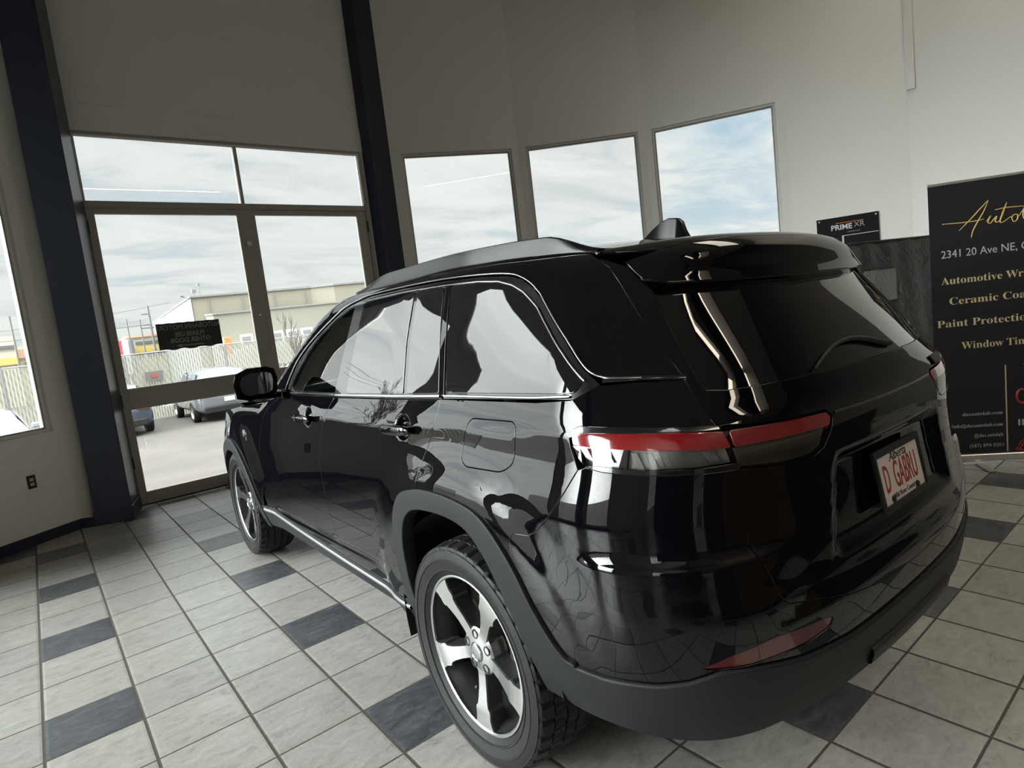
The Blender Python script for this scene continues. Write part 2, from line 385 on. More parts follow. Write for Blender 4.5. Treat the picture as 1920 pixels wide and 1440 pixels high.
# navy columns between the facets
def column(name, K, A, B, n_):
    K, A, B = Vector(K), Vector(A), Vector(B); D_ = A + B - K
    mb = MB(); mb.prism([(K.x, K.y), (B.x, B.y), (D_.x, D_.y), (A.x, A.y)], .13, CEIL)
    o = mb.build(name, NAVY, bevel=.006)
    c = (K + D_) / 2
    g = MB().prism([tuple(c + (p - c) * 1.05) for p in (K, B, D_, A)], 0, .135).build('plinth', NAVY, o, bevel=.004)
    return o
c1 = column('support_column', (.755, .395), (.462, .515), (.875, .86), 1)
tag(c1, 'navy blue square column on the left side of the glass entrance door', 'column', 'navy columns of the round front')
c2 = column('support_column', (3.99, .694), (3.925, .845), (4.395, .845), 2)
tag(c2, 'navy blue column between the entrance door and the row of three windows', 'column', 'navy columns of the round front')
# two more stand along the left side, mirrored in the car's flank
for a in (166.6,):
    c = pol(a, RR - .16); u = Vector((-math.sin(math.radians(a)), math.cos(math.radians(a)), 0)); r = Vector((math.cos(math.radians(a)), math.sin(math.radians(a)), 0))
    K = c - u * .16 - r * .25; A_ = c + u * .16 - r * .25; B_ = c - u * .16 + r * .12
    c3 = column('support_column', (K.x, K.y), (A_.x, A_.y), (B_.x, B_.y), 3)
    tag(c3, 'navy blue column on the left wall beside the car, seen only as a reflection', 'column', 'navy columns of the round front')

# baseboards
def baseboard(name, A, B, sgn=1, h=.095):
    A = Vector(A[:2]).to_3d(); B = Vector(B[:2]).to_3d(); L = (B - A).length; ux = (B - A) / L
    M = frame_M(A, ux, Vector((0, 0, 1)))
    o = MB().box((L / 2, h / 2, .008 * sgn), (L, h, .014), M).build(name, NAVY, bevel=.003); struct(o)
for b0, b1, wa in lf: baseboard('baseboard_left', pol(b1), pol(b0))
baseboard('baseboard_left', pol(113.4), Vector((.46, .515, 0)))
for b0, b1 in fac: baseboard('baseboard_right', pol(b1), pol(b0), -1)
baseboard('baseboard_right', Vector((8.597, -3.753, 0)), pol(21.8), -1)

# ---- entrance: transom lights and double glass door
def bars(mb, lst, d0, d1):
    for (x0, x1, y0, y1) in lst: mb.box(((x0 + x1) / 2, (y0 + y1) / 2, (d0 + d1) / 2), (x1 - x0, y1 - y0, abs(d1 - d0)), MD)
    return mb
fr = bars(MB(), [(0, .035, 0, 3.80), (DL - .04, DL, 0, 3.80), (.035, DL - .04, 3.768, 3.80), (.035, DL - .04, 3.06, 3.125), (1.515, 1.550, 3.125, 3.768)], -.075, .012).build('door_frame', FRAMEM, bevel=.004)
fr.name = 'window_20'; struct(fr)
st = bars(MB(), [(.035, .050, 3.125, 3.768), (DL - .055, DL - .04, 3.125, 3.768), (.05, DL - .055, 3.752, 3.768)], -.03, .016).build('glazing_bead', FRAMEL, fr)
for x0, x1 in ((.05, 1.515), (1.55, DL - .055)):
    bars(MB(), [(x0, x1, 3.125, 3.752)], -.030, -.024).build('pane', PANE, fr)
def door(no_, x0, x1, gx0, gx1, hinge_x):
    d = bars(MB(), [(x0, gx0, .012, 3.055), (gx1, x1, .012, 3.055), (gx0, gx1, .012, .14), (gx0, gx1, 1.010, 1.228), (gx0, gx1, 3.000, 3.055)], -.055, .0).build('door_%d' % no_, FRAMEM, bevel=.004); struct(d)
    for y0, y1 in ((.14, 1.010), (1.228, 3.0)):
        g = bars(MB(), [(gx0, gx1, y0, y1)], -.030, -.024).build('pane', PANE, d)
    for hz in (.40, 1.05, 2.80):
        MB().tube([MD @ Vector((hinge_x, hz, .012)), MD @ Vector((hinge_x, hz + .13, .012))], .011, 8).build('hinge', BLACKM, d, smooth=True, angle=40)
    return d
x0 = .018
d1 = door(1, .038, 1.578, .105, 1.443, .032)
d2 = door(2, 1.584, DL - .043, 1.643, DL - .165, DL - .038)
# latch block and lock on the meeting stiles
MB().box((1.528, 2.675, .012), (.05, .055, .024), MD).build('latch', FRAMEL, d1, bevel=.004)
MB().lathe([(0, .0), (.018, .0), (.018, .016), (.012, .02), (0, .02)], 20, 0, frame_M(MD @ Vector((1.517, 1.855, -.002)), DU, Vector((0, 0, 1))) @ Matrix.Rotation(PI / 2, 4, 'X')).build('lock_cylinder', CHROME, d1, smooth=True, angle=40)
# conduit on the right corner and power outlet on the left
o = MB().box((8.590, -3.800, 5.0), (.05, .09, 2.88)).build('trim_2', MATS['right_wall_paint'], bevel=.004); struct(o)
LA, LB = pol(130.0), pol(113.4); LU = (LB - LA).normalized()
ML = frame_M(Vector((.060, .400, .556)), LU, Vector((0, 0, 1)))
nrm = ML.to_3x3() @ Vector((0, 0, 1))
# snap outlet onto the wall plane
dd = (LA - Vector((.060, .400, .0))).dot(Vector((nrm.x, nrm.y, 0)).normalized()); ML.translation += Vector((nrm.x, nrm.y, 0)).normalized() * (dd + .003)
ou = MB().box((0, 0, .002), (.072, .118, .005), ML).build('power_outlet', BLACKM, bevel=.003)
tag(ou, 'black wall plate with a light duplex socket, on the left wall beside the navy column', 'power outlet')
for s_ in (-1, 1):
    MB().box((0, s_ * .021, .006), (.034, .028, .006), ML).build('socket', mat('grey_socket%d' % s_, (.42, .42, .41), .4), ou, bevel=.009, seg=3)
LABELM = mat('black_acrylic_sign', (.010, .010, .011), .6, 0, 0, spec=.15)
GREYT = mat('grey_print', (.34, .34, .36), .5); ORANGET = mat('orange_print', (.55, .18, .05), .5); WHITET = mat('white_print', (.62, .62, .60), .5)
# ---- wall sign on the blind facet
SA, SB = Vector((8.597, -3.753, 0)), pol(21.8); su = (SA - SB).normalized()          # towards the corner = reader's right
MS = frame_M(SB + su * ((Vector((8.218, -2.812, 0)) - SB).dot(su)), su, Vector((0, 0, 1)))
sgn_z = (MS.to_3x3() @ Vector((0, 0, 1))).dot(Vector((CX, CY, 0)) - SB)
sg = MB().box((.336, 1.81, .018), (.672, .88, .006), MS).build('wall_sign', LABELM, bevel=.002)
tag(sg, 'black acrylic board with white lettering fixed on the wall right of the windows', 'sign')
for x_ in (.03, .642): MB().lathe([(0, 0), (.011, 0), (.011, .012), (0, .012)], 16, 0, frame_M(MS @ Vector((x_, 2.22, .021)), su, Vector((0, 0, 1))) @ Matrix.Rotation(PI / 2, 4, 'X')).build('standoff', CHROME, sg, smooth=True, angle=40)
T_ = lambda nm, tx, sz, m_, x_, y_, **k: text_mesh(nm, tx, sz, m_, sg, MS @ Matrix.Translation((x_, y_, .0225)), **k)
T_('sign_text', 'PRIME', .088, WHITET, .155, 2.095, bold=.0018)
T_('sign_text', 'XR', .088, GREYT, .405, 2.105)
MB().box((.36, 2.176, .0222), (.30, .007, .001), MS).build('sign_line', ORANGET, sg)
MB().box((.47, 2.016, .0222), (.39, .007, .001), MS).build('sign_line', WHITET, sg)
MB().box((.282, 1.82, .0222), (.020, .40, .001), MS).build('sign_line', WHITET, sg)
T_('sign_text', 'WINDOW FILM', .020, GREYT, .33, 2.050)

# ================================================================ THE CAR: one smooth body surface, cut into panels
def csp(xs, ys):
    xs = np.array(xs, float); ys = np.array(ys, float); h = np.diff(xs); d = np.diff(ys) / h
    m = np.zeros(len(xs)); m[0] = d[0]; m[-1] = d[-1]
    for i in range(1, len(xs) - 1):
        if d[i - 1] * d[i] > 0:
            w1 = 2 * h[i] + h[i - 1]; w2 = h[i] + 2 * h[i - 1]; m[i] = (w1 + w2) / (w1 / d[i - 1] + w2 / d[i])
    def f(x):
        x = np.asarray(x, float); i = np.clip(np.searchsorted(xs, x) - 1, 0, len(xs) - 2); t = (x - xs[i]) / h[i]
        tc_ = np.clip(t, 0, 1)
        r = ys[i] * (2 * tc_**3 - 3 * tc_**2 + 1) + h[i] * m[i] * (tc_**3 - 2 * tc_**2 + tc_) + ys[i + 1] * (-2 * tc_**3 + 3 * tc_**2) + h[i] * m[i + 1] * (tc_**3 - tc_**2)
        return r + np.where(t < 0, t * h[i] * m[0], 0) + np.where(t > 1, (t - 1) * h[i] * m[-1], 0)
    return f
def smax(a, b, k):
    h = np.maximum(k - np.abs(a - b), 0) / k
    return np.maximum(a, b) + h * h * k / 4
def sst(a, b, x):
    t = np.clip((x - a) / (b - a), 0, 1); return t * t * (3 - 2 * t)
WZ = csp([-.80, -.66, -.55, -.42, -.25, -.10, -.012, 0, .012, .05, .10, .13, .20, .34, .46, .52, .60],
         [.900, .945, .965, .973, .970, .957, .9475, .946, .942, .931, .9145, .904, .8765, .820, .768, .742, .70])
def zc(x): return 1.158 - .030 * x + .02 * sst(-.2, -.9, x)
PX = csp([-1.0, -.5, 0, 1.2, 2.2, 2.96, 3.4, 3.9], [-.012, -.004, 0, .0, -.003, -.010, -.035, -.12])
HANDLES = [(.345, 1.140), (1.375, 1.118)]
def Wd(x, z):
    dz = z - zc(x)
    w = WZ(dz) + PX(x)
    up = sst(0, .5, dz)
    w = w - up * (.098 * sst(.2, -.8, x) - .012 * sst(.7, 1.7, x))
    for xc in (0, 2.964):
        r = np.hypot(x - xc, z - .40)
        w = w + (.022 * sst(.74, .50, r) + .004 * sst(.655, .585, r)) * sst(.10, -.14, dz)
    w = w - .017 * sst(.95, 1.14, z) * sst(.55, -.05, x)
    for hx, hz in HANDLES:      # finger cups
        r = np.hypot((x - hx + .015) / .062, (z - hz) / .052)
        w = w - .020 * sst(1.0, .35, r)
    # pressed swage low on the doors
    w = w - .010 * sst(.030, .0, np.abs(z - (.505 - .030 * (x - 1.2)))) * sst(.62, .80, x) * sst(2.25, 2.05, x)
    # bumper corner ledge
    w = w + .012 * sst(.895, .86, z) * sst(-.56, -.70, x)
    return w
XR0 = csp([.25, .40, .52, .62, .72, .80, 1.0, 1.10, 1.17, 1.24, 1.30, 1.40, 1.50, 1.54, 1.57, 1.62, 1.70],
          [.885, .949, .979, .994, 1.00, .99, .972, .970, .953, .910, .871, .805, .739, .7135, .698, .69, .66])
def XRf(y, z):
    r = XR0(z) - (.035 + .02 * sst(1.15, 1.3, z)) * (y / .7)**2 - .045 * (y / .7)**4
    r = r + .014 * np.maximum(sst(.895, .865, z) * sst(.52, .70, y), sst(.745, .675, z))
    # number plate recess
    m = sst(.40, .33, y - .25 * (.92 - z)) * sst(1.055, 1.01, z) * sst(.775, .81, z)
    return r - .030 * m
ZT0 = csp([-1.1, -.75, -.5, -.25, 0, .4, .8, 1.1, 1.3, 1.45, 1.65, 1.9, 2.26, 2.36, 2.6, 3.0, 3.4, 3.7, 3.9],
          [1.56, 1.640, 1.686, 1.720, 1.740, 1.755, 1.755, 1.752, 1.742, 1.705, 1.610, 1.465, 1.25, 1.218, 1.205, 1.185, 1.145, 1.07, .95])
def ZTf(x, y): return ZT0(x) - .040 * (np.abs(y) / .65)**2.4 * (1 - .1 * sst(2.1, 2.4, x))
def XFf(y, z): return 3.90 - .10 * (y / .7)**2 - .16 * (y / .9)**6 - .10 * sst(.85, 1.1, z) - .06 * sst(.5, .3, z)
def FB(P):
    x, y, z = P[..., 0], np.abs(P[..., 1]), P[..., 2]
    g = y - Wd(x, z)
    g = smax(g, -x - XRf(y, z), .22)
    g = smax(g, z - ZTf(x, y), .08)
    return smax(g, x - XFf(y, z), .16)
def grad(P, e=1.5e-3):
    G = np.zeros_like(P)
    for i in range(3):
        d = np.zeros(3); d[i] = e; G[..., i] = FB(P + d) - FB(P - d)
    return G / np.linalg.norm(G, axis=-1, keepdims=True)
def root(O, Dv, t0, t1, n):
    ts = np.linspace(t0, t1, n)
    V = np.array([FB(O + t * Dv) for t in ts]); c = (V[:-1] <= 0) & (V[1:] > 0); ok = c.any(0); i = c.argmax(0); a = ts[i]; b = ts[np.minimum(i + 1, n - 1)]
    for _ in range(22):
        m = (a + b) / 2; ins = FB(O + m[:, None] * Dv) <= 0; a = np.where(ins, m, a); b = np.where(ins, b, m)
    r = (a + b) / 2; r[~ok] = t1
    return r
XA, YA, RHO = -.30, .35, .6; LC = PI / 2 * RHO; SC = LC + YA          # SC: s at the car's centre line
def cast_s(sz):
    sv = sz[:, 0].copy(); zv = sz[:, 1]; flip = sv > SC; sv[flip] = 2 * SC - sv[flip]
    th = np.clip(sv / RHO, 0, PI / 2)
    O = np.c_[XA - np.minimum(sv, 0), YA - np.maximum(sv - LC, 0), zv]; Dv = np.c_[-np.sin(th), np.cos(th), 0 * th]
    P = O + root(O, Dv, 0., 1.3, 60)[:, None] * Dv
    P[flip, 1] *= -1
    return P
def cast_r(xy):
    O = np.c_[xy, np.full(len(xy), .9)]; Dv = np.array([[0, 0, 1.]])
    return O + root(O, Dv, 0, 1.0, 60)[:, None] * Dv
def cast_f(yz):      # front face
    O = np.c_[np.full(len(yz), 2.6), yz]; Dv = np.array([[1., 0, 0]])
    return O + root(O, Dv, 0, 1.5, 60)[:, None] * Dv
CASTS = {'s': cast_s, 'r': cast_r, 'f': cast_f}
def inv_s(P):
    P = np.asarray(P, float); x, y = P[..., 0], P[..., 1]; th = np.arctan2(XA - x, y - YA)
    return np.where(x >= XA, XA - x, np.where(y >= YA, th * RHO, LC + YA - y))
def resample(poly, d=.02, closed=True):
    poly = [np.array(p, float) for p in poly]; out = []
    n = len(poly)
    for i in range(n if closed else n - 1):
        a, b = poly[i], poly[(i + 1) % n]; k = max(1, int(math.ceil(np.linalg.norm(b - a) / d)))
        out += [a + (b - a) * t / k for t in range(k)]
    if not closed: out.append(poly[-1])
    return np.array(out)
def rounded(poly, r=.02, k=4):
    """fillet the corners of a polygon"""
    out = []; n = len(poly); poly = [np.array(p, float) for p in poly]
    for i in range(n):
        p, a, b = poly[i], poly[i - 1], poly[(i + 1) % n]
        u, v_ = a - p, b - p; lu, lv = np.linalg.norm(u), np.linalg.norm(v_); rr = min(r, lu * .45, lv * .45)
        if np.dot(u, v_) / (lu * lv) < -.985: out.append(p); continue
        A_, B_ = p + u / lu * rr, p + v_ / lv * rr
        for t in range(k + 1): s_ = t / k; out.append(A_ * (1 - s_)**2 + p * 2 * s_ * (1 - s_) + B_ * s_**2)
    return out
def crom(P, n=4):
    P = [np.array(p, float) for p in P]; out = []
    for i in range(len(P) - 1):
        p0, p1, p2, p3 = P[max(i - 1, 0)], P[i], P[i + 1], P[min(i + 2, len(P) - 1)]
        for t in range(n):
            t /= n; q = .5 * ((2 * p1) + (p2 - p0) * t + (2 * p0 - 5 * p1 + 4 * p2 - p3) * t * t + (3 * p1 - p0 - 3 * p2 + p3) * t**3); out.append((float(q[0]), float(q[1])))
    out.append((float(P[-1][0]), float(P[-1][1]))); return out
def area(p): return .5 * float(np.sum(p[:, 0] * np.roll(p[:, 1], -1) - np.roll(p[:, 0], -1) * p[:, 1]))
def inset(p, d):
    """shift a ccw polygon inwards by d"""
    t = np.roll(p, -1, 0) - np.roll(p, 1, 0); t /= np.maximum(np.linalg.norm(t, axis=1, keepdims=True), 1e-9)
    return p + np.c_[-t[:, 1], t[:, 0]] * d
def inpoly(q, p):
    x, y = q[:, 0][:, None], q[:, 1][:, None]; x1, y1 = p[:, 0][None], p[:, 1][None]; x2, y2 = np.roll(p[:, 0], -1)[None], np.roll(p[:, 1], -1)[None]
    with np.errstate(divide='ignore', invalid='ignore'):
        c = ((y1 > y) != (y2 > y)) & (x < (x2 - x1) * (y - y1) / (y2 - y1) + x1)
    return c.sum(1) % 2 == 1
CAR = empty('sport_utility_vehicle', (2.16374, -4.75394, 0), 1.54958)
tag(CAR, 'glossy black sport utility vehicle parked on the tiled showroom floor, seen from rear left', 'car')
def panel(name, poly, m, kind='s', off=0., holes=(), fl=.012, gap=.002, parent=None, grid=.03, dense=(), mirror=True, lab=None, lab2=None, roll=.0015, sym=False, edge=.018):
    parent = parent or CAR
    if sym:   # complete a left half polygon across the centre line (s kind: last points lie at s=SC; r/f kind: at y=0)
        L = [tuple(p) for p in poly]
        if kind == 's': R_ = [(2 * SC - p[0], p[1]) for p in L[::-1]]
        elif kind == 'r': R_ = [(p[0], -p[1]) for p in L[::-1]]
        else: R_ = [(-p[0], p[1]) for p in L[::-1]]
        poly = []
        for p in L + R_:
            if not poly or np.hypot(p[0] - poly[-1][0], p[1] - poly[-1][1]) > 1e-6: poly.append(p)
        if np.hypot(poly[0][0] - poly[-1][0], poly[0][1] - poly[-1][1]) < 1e-6: poly.pop()
    loops = []
    for k, lp in enumerate([poly] + list(holes)):
        q = resample(lp, edge)
        if area(q) < 0: q = q[::-1]
        q = inset(q, gap if k == 0 else -gap)
        loops.append(q if k == 0 else q[::-1])
    allp = np.concatenate(loops); lo, hi = allp.min(0), allp.max(0)
    gx = np.arange(lo[0], hi[0], grid); gy = np.arange(lo[1], hi[1], grid)
    G = np.array([(a + (grid / 2 if j % 2 else 0), b_) for j, b_ in enumerate(gy) for a in gx])
    for (dx, dy, hw, hh, st) in dense:
        Dn = np.array([(a, b_) for a in np.arange(dx - hw, dx + hw, st) for b_ in np.arange(dy - hh, dy + hh, st)])
        G = G[~((abs(G[:, 0] - dx) < hw) & (abs(G[:, 1] - dy) < hh))]; G = np.concatenate([G, Dn])
    keep = inpoly(G, loops[0])
    for h in loops[1:]: keep &= ~inpoly(G, h)
    G = G[keep]
    if len(G):
        dmin = np.full(len(G), 9.)
        for q in allp[:: 1]: dmin = np.minimum(dmin, np.hypot(G[:, 0] - q[0], G[:, 1] - q[1]))
        G = G[dmin > min(grid, edge) * .42]
    pts2 = np.concatenate([allp, G]); edges = []; b0 = 0; rings = []
    for q in loops:
        k = len(q); edges += [(b0 + i, b0 + (i + 1) % k) for i in range(k)]; rings.append([b0 + i for i in range(k)]); b0 += k
    r = geometry.delaunay_2d_cdt([Vector(p) for p in pts2], edges, [], 0, 1e-7)
    vo = np.array([tuple(v) for v in r[0]]); fo_ = [f for f in r[2]]; ov = r[3]
    back = {}
    for i, l in enumerate(ov):
        for q in l: back[q] = i
    cen = np.array([vo[list(f)].mean(0) for f in fo_]); ok = inpoly(cen, loops[0])
    for h in loops[1:]: ok &= ~inpoly(cen, h)
    Fc = [tuple(f) for f, o_ in zip(fo_, ok) if o_]
    P = CASTS[kind](vo); N = grad(P)
    offs = off(P) if callable(off) else np.full(len(P), off)
    P = P + N * offs[:, None]
    if callable(off):
        pass
    V = [tuple(p) for p in P]; NN = [tuple(n_) for n_ in N]
    if fl:
        for ring in rings:
            idx = [back[i] for i in ring]; k = len(idx); ctr = P[idx]; T_ = np.roll(ctr, -1, 0) - np.roll(ctr, 1, 0); T_ /= np.maximum(np.linalg.norm(T_, axis=1, keepdims=True), 1e-9)
            Nn = N[idx]; O_ = np.cross(T_, Nn) * (1 if kind != 'f' else 1)
            # outward side: test against parametric orientation
            P2 = P[idx]
            b1 = len(V); V += [tuple(a) for a in P2 + O_ * roll * .75 - Nn * roll * .45]; NN += [tuple(a) for a in (O_ * .6 + Nn)]
            b2 = len(V); V += [tuple(a) for a in P2 + O_ * roll - Nn * roll * 1.4]; NN += [tuple(a) for a in (O_ + Nn * .15)]
            b3 = len(V); V += [tuple(a) for a in P2 + O_ * roll - Nn * fl]; NN += [tuple(a) for a in O_]
            for i in range(k):
                j = (i + 1) % k
                for (A_, B_) in (((idx, None), b1), (b1, b2), (b2, b3)):
                    ai = A_[0][i] if isinstance(A_, tuple) else A_ + i; aj = A_[0][j] if isinstance(A_, tuple) else A_ + j
                    Fc.append((ai, B_ + i, B_ + j, aj))
    V = np.array(V); NN = np.array(NN); NN /= np.maximum(np.linalg.norm(NN, axis=1, keepdims=True), 1e-9)
    out = []
    # orient faces along normals
    F2 = []
    for f in Fc:
        a, b_, c = V[f[0]], V[f[1]], V[f[2]]
        nn = np.cross(b_ - a, c - a)
        F2.append(f if np.dot(nn, NN[f[0]] + NN[f[1]] + NN[f[2]]) >= 0 else f[::-1])
    me = mesh(name, V, F2, True); me.normals_split_custom_set_from_vertices([tuple(n_) for n_ in NN])
    o = link(name, me, m, parent); out.append(o)
    if lab: part(o, lab)
    if mirror and not sym:
        Vm = V * [1, -1, 1]; Nm = NN * [1, -1, 1]
        me2 = mesh(name, Vm, [f[::-1] for f in F2], True); me2.normals_split_custom_set_from_vertices([tuple(n_) for n_ in Nm])
        o2 = link(name, me2, m, parent); out.append(o2)
        if lab2: part(o2, lab2)
    return out
def ribbon(name, pts2, m, w=.010, h=.003, kind='s', off=0., parent=None, mirror=True, closed=False, dens=.015):
    q = resample(pts2, dens, closed); P = CASTS[kind](q); N = grad(P); P = P + N * off
    T_ = (np.roll(P, -1, 0) - np.roll(P, 1, 0)) if closed else np.gradient(P, axis=0); T_ /= np.linalg.norm(T_, axis=1, keepdims=True); B_ = np.cross(N, T_)
    sec = [(-w / 2, 0), (-w / 2 * .9, h * .8), (-w / 4, h), (w / 4, h), (w / 2 * .9, h * .8), (w / 2, 0)]
    V = []; n_ = len(P); k = len(sec)
    for i in range(n_):
        for (a, b_) in sec: V.append(P[i] + B_[i] * a + N[i] * b_)
    Fc = [(i * k + j, i * k + j + 1, ((i + 1) % n_) * k + j + 1, ((i + 1) % n_) * k + j) for i in range(n_ if closed else n_ - 1) for j in range(k - 1)]
    V = np.array(V); o = link(name, mesh(name, V, Fc, True), m, parent or CAR); res = [o]
    if mirror: res.append(link(name, mesh(name, V * [1, -1, 1], [f[::-1] for f in Fc], True), m, parent or CAR))
    return res

# ---- shared seam curves in (s, z); s runs rearwards along the flank and round the corner
belt = [(-2.102, 1.215), (-1.721, 1.222), (-1.329, 1.228), (-0.599, 1.245), (-0.359, 1.252), (0.099, 1.262), (0.269, 1.272)]
glass_lo = [(-2.045, 1.234), (-1.326, 1.247), (-0.597, 1.264), (-0.357, 1.272), (0.239, 1.284)]
dlo = [(-2.103, 1.201), (-2.073, 1.288), (-1.978, 1.402), (-1.793, 1.508), (-1.561, 1.604), (-1.454, 1.642), (-1.322, 1.663), (-1.196, 1.674), (-0.871, 1.674), (-0.554, 1.667), (-0.310, 1.653), (-0.174, 1.638), (-0.109, 1.620), (-0.052, 1.593), (0.003, 1.555), (0.093, 1.498), (0.208, 1.420), (0.284, 1.352), (0.312, 1.332), (0.345, 1.320), (0.390, 1.315), (0.566, 1.306)]
s_fd = [(-1.328, 1.656), (-1.334, 1.549), (-1.325, 1.441), (-1.334, 1.225), (-1.400, 1.165), (-1.449, 1.100), (-1.500, 1.005), (-1.515, 0.900), (-1.505, 0.800), (-1.486, 0.730), (-1.455, 0.620), (-1.440, 0.520), (-1.440, 0.430)]
s_rq = [(-0.505, 1.646), (-0.446, 1.441), (-0.387, 1.262), (-0.405, 1.180), (-0.440, 1.100), (-0.473, 1.040), (-0.501, 0.965), (-0.510, 0.921)]
s_ff = [(-2.20, 1.195), (-2.40, 1.13), (-2.49, 1.06), (-2.56, .98), (-2.62, .88), (-2.66, .74), (-2.66, .60)]
arch_r = [(-.715, .42), (-.700, .50), (-.690, .62), (-.683, .745), (-.662, .832), (-.608, .890), (-.506, .922), (-.495, .924), (-.370, .934), (-.251, .932), (-.12, .912), (-.036, .866), (.032, .800), (.092, .712), (.145, .62), (.190, .57)]
arch_r = crom(arch_r, 3)
arch_f = [(-2.742, .46), (-2.785, .52), (-2.83, .575), (-2.915, .66), (-3.01, .728), (-3.11, .787), (-3.20, .826), (-3.30, .844), (-3.40, .840), (-3.51, .806), (-3.60, .748), (-3.68, .67), (-3.73, .57), (-3.76, .46)]
arch_f = crom(arch_f, 3)
dlo = crom(dlo, 3)
g_seam = [(0.301, 1.632), (0.361, 1.603), (0.400, 1.560), (0.435, 1.510), (0.475, 1.440), (0.509, 1.380), (0.545, 1.311), (0.566, 1.251), (0.590, 1.183), (0.612, 1.131), (0.630, 1.080), (0.640, 1.020), (0.636, 0.960), (0.627, 0.900)]
g_low = [(.627, .90), (.655, .845), (.672, .80), (.680, .762), (.705, .738), (.76, .722), (.90, .690), (1.05, .668), (SC, .660)]
bmp_top = [(.279, 1.100), (.238, 1.040), (.178, .962), (.135, .918), (.105, .902), (.050, .898), (.030, .870), (.024, .812)]     # quarter / bumper seam
clad_top = [(.235, .575), (.30, .566), (.42, .578), (.48, .592), (.54, .615), (.62, .604), (.74, .583), (.91, .571), (1.10, .572), (SC, .573)]
sill_top = [(-2.70, .468), (-2.10, .442), (-1.44, .423), (-1.0, .415), (-.80, .42)]
lamp = [(.258, 1.178), (.268, 1.198), (.29, 1.206), (.40, 1.203), (.50, 1.195), (.594, 1.186)]           # body side lamp, upper edge
lamp_lo = [(.627, 1.081), (.52, 1.088), (.40, 1.095), (.34, 1.100), (.300, 1.108), (.280, 1.128)]
# roof edge in (x, y)
def yr(x): return float(np.interp(x, [-.60, -.50, -.42, -.2, .2, 1.0, 1.35, 1.42], [.565, .60, .628, .670, .692, .692, .685, .680]))
wsh_edge = [(1.46, .680), (1.65, .712), (1.85, .748), (2.05, .780), (2.22, .802)]      # windscreen side edge
def xy_to_sz(L):
    P = cast_r(np.array(L, float)); return [(float(a), float(b_)) for a, b_ in zip(inv_s(P), P[:, 2])]
edge_xy = [(x, yr(x)) for x in np.linspace(-.42, 1.38, 14)] + wsh_edge
edge_sz = xy_to_sz(edge_xy)

# ---- painted panels
PL = dict(fl=.012)
up = lambda L: list(L)
panel('body_side', up(dlo) + g_seam[:8][::-1][1:] + edge_sz + [(-2.24, 1.235), (-2.14, 1.212)], PAINT, gap=.001, grid=.03)
qp = [(-.389, 1.262), (-.02, 1.258), (.20, 1.262), (.345, 1.300), (.566, 1.292)] + [(.580, 1.215), (.594, 1.186)]
quarter = [(-.389, 1.250), (.12, 1.258), (.255, 1.268), (.33, 1.300), (.42, 1.304), (.553, 1.296)] + g_seam[7:9] + lamp[::-1] + [(.262, 1.150), (.279, 1.100)] + bmp_top[1:] + [p for p in arch_r[::-1] if -.5055 < p[0] < .02] + s_rq[::-1][0:-2]
fuel = rounded([(-.188, 1.200), (.025, 1.203), (.044, 1.184), (.036, 1.085), (-.020, 1.054), (-.205, 1.050), (-.238, 1.072), (-.215, 1.175)], .026)
panel('quarter_panel', quarter, PAINT, holes=[fuel], grid=.018)
panel('fuel_door', fuel, PAINT, gap=.003, mirror=False, grid=.03)
rd = [(-1.335, 1.225), (-.60, 1.243), (-.389, 1.250)] + s_rq[3:] + [p for p in arch_r[::-1] if p[0] < -.507] + [(-1.0, .415), (-1.44, .423)] + s_fd[::-1][1:9]
rear_doors = panel('rear_door', rd, PAINT, grid=.022, dense=[(-.3 - HANDLES[0][0], HANDLES[0][1], .10, .075, .008), (-1.2, .52, .27, .045, .01)])
fd = [(-1.335, 1.225), (-1.40, 1.165)] + s_fd[5:] + [(-1.80, .433), (-2.10, .442), (-2.64, .465)] + s_ff[::-1] + [(-2.10, 1.215), (-1.72, 1.222)]
front_doors = panel('front_door', fd, PAINT, grid=.03, dense=[(-.3 - HANDLES[1][0], HANDLES[1][1], .10, .075, .008), (-2.02, .49, .50, .045, .01)])
fen = s_ff + [(-2.70, .48)] + arch_f[:-1] + [(-3.85, .58), (-3.90, .80), (-3.86, .96), (-3.75, 1.02), (-3.5, 1.06), (-3.2, 1.095), (-2.9, 1.122), (-2.6, 1.145), (-2.38, 1.172), (-2.24, 1.20)]
panel('front_fender', fen, PAINT, grid=.035)
# rear bumper skin
bs = clad_top[::-1][:-1] + [(.235, .575)] + [p for p in arch_r[::-1] if p[0] > .026] + bmp_top[::-1] + lamp_lo[1:-1][::-1] + [(.630, 1.081), (.641, 1.02), (.640, .96)] + g_low
refl = rounded([(.500, .628), (.56, .653), (.66, .668), (.80, .662), (.835, .655), (.822, .633), (.75, .620), (.60, .618)], .012)
refl_m = [(2 * SC - p[0], p[1]) for p in refl[::-1]]
panel('rear_bumper', bs, PAINT, sym=True, holes=[refl, refl_m], grid=.018)
for q, nm in ((refl, 'left'), (refl_m, 'right')):
    panel('reflector', q, REDDARK, gap=.002, off=-.003, mirror=False, lab='dark red rear reflector low on the ' + nm + ' of the bumper')
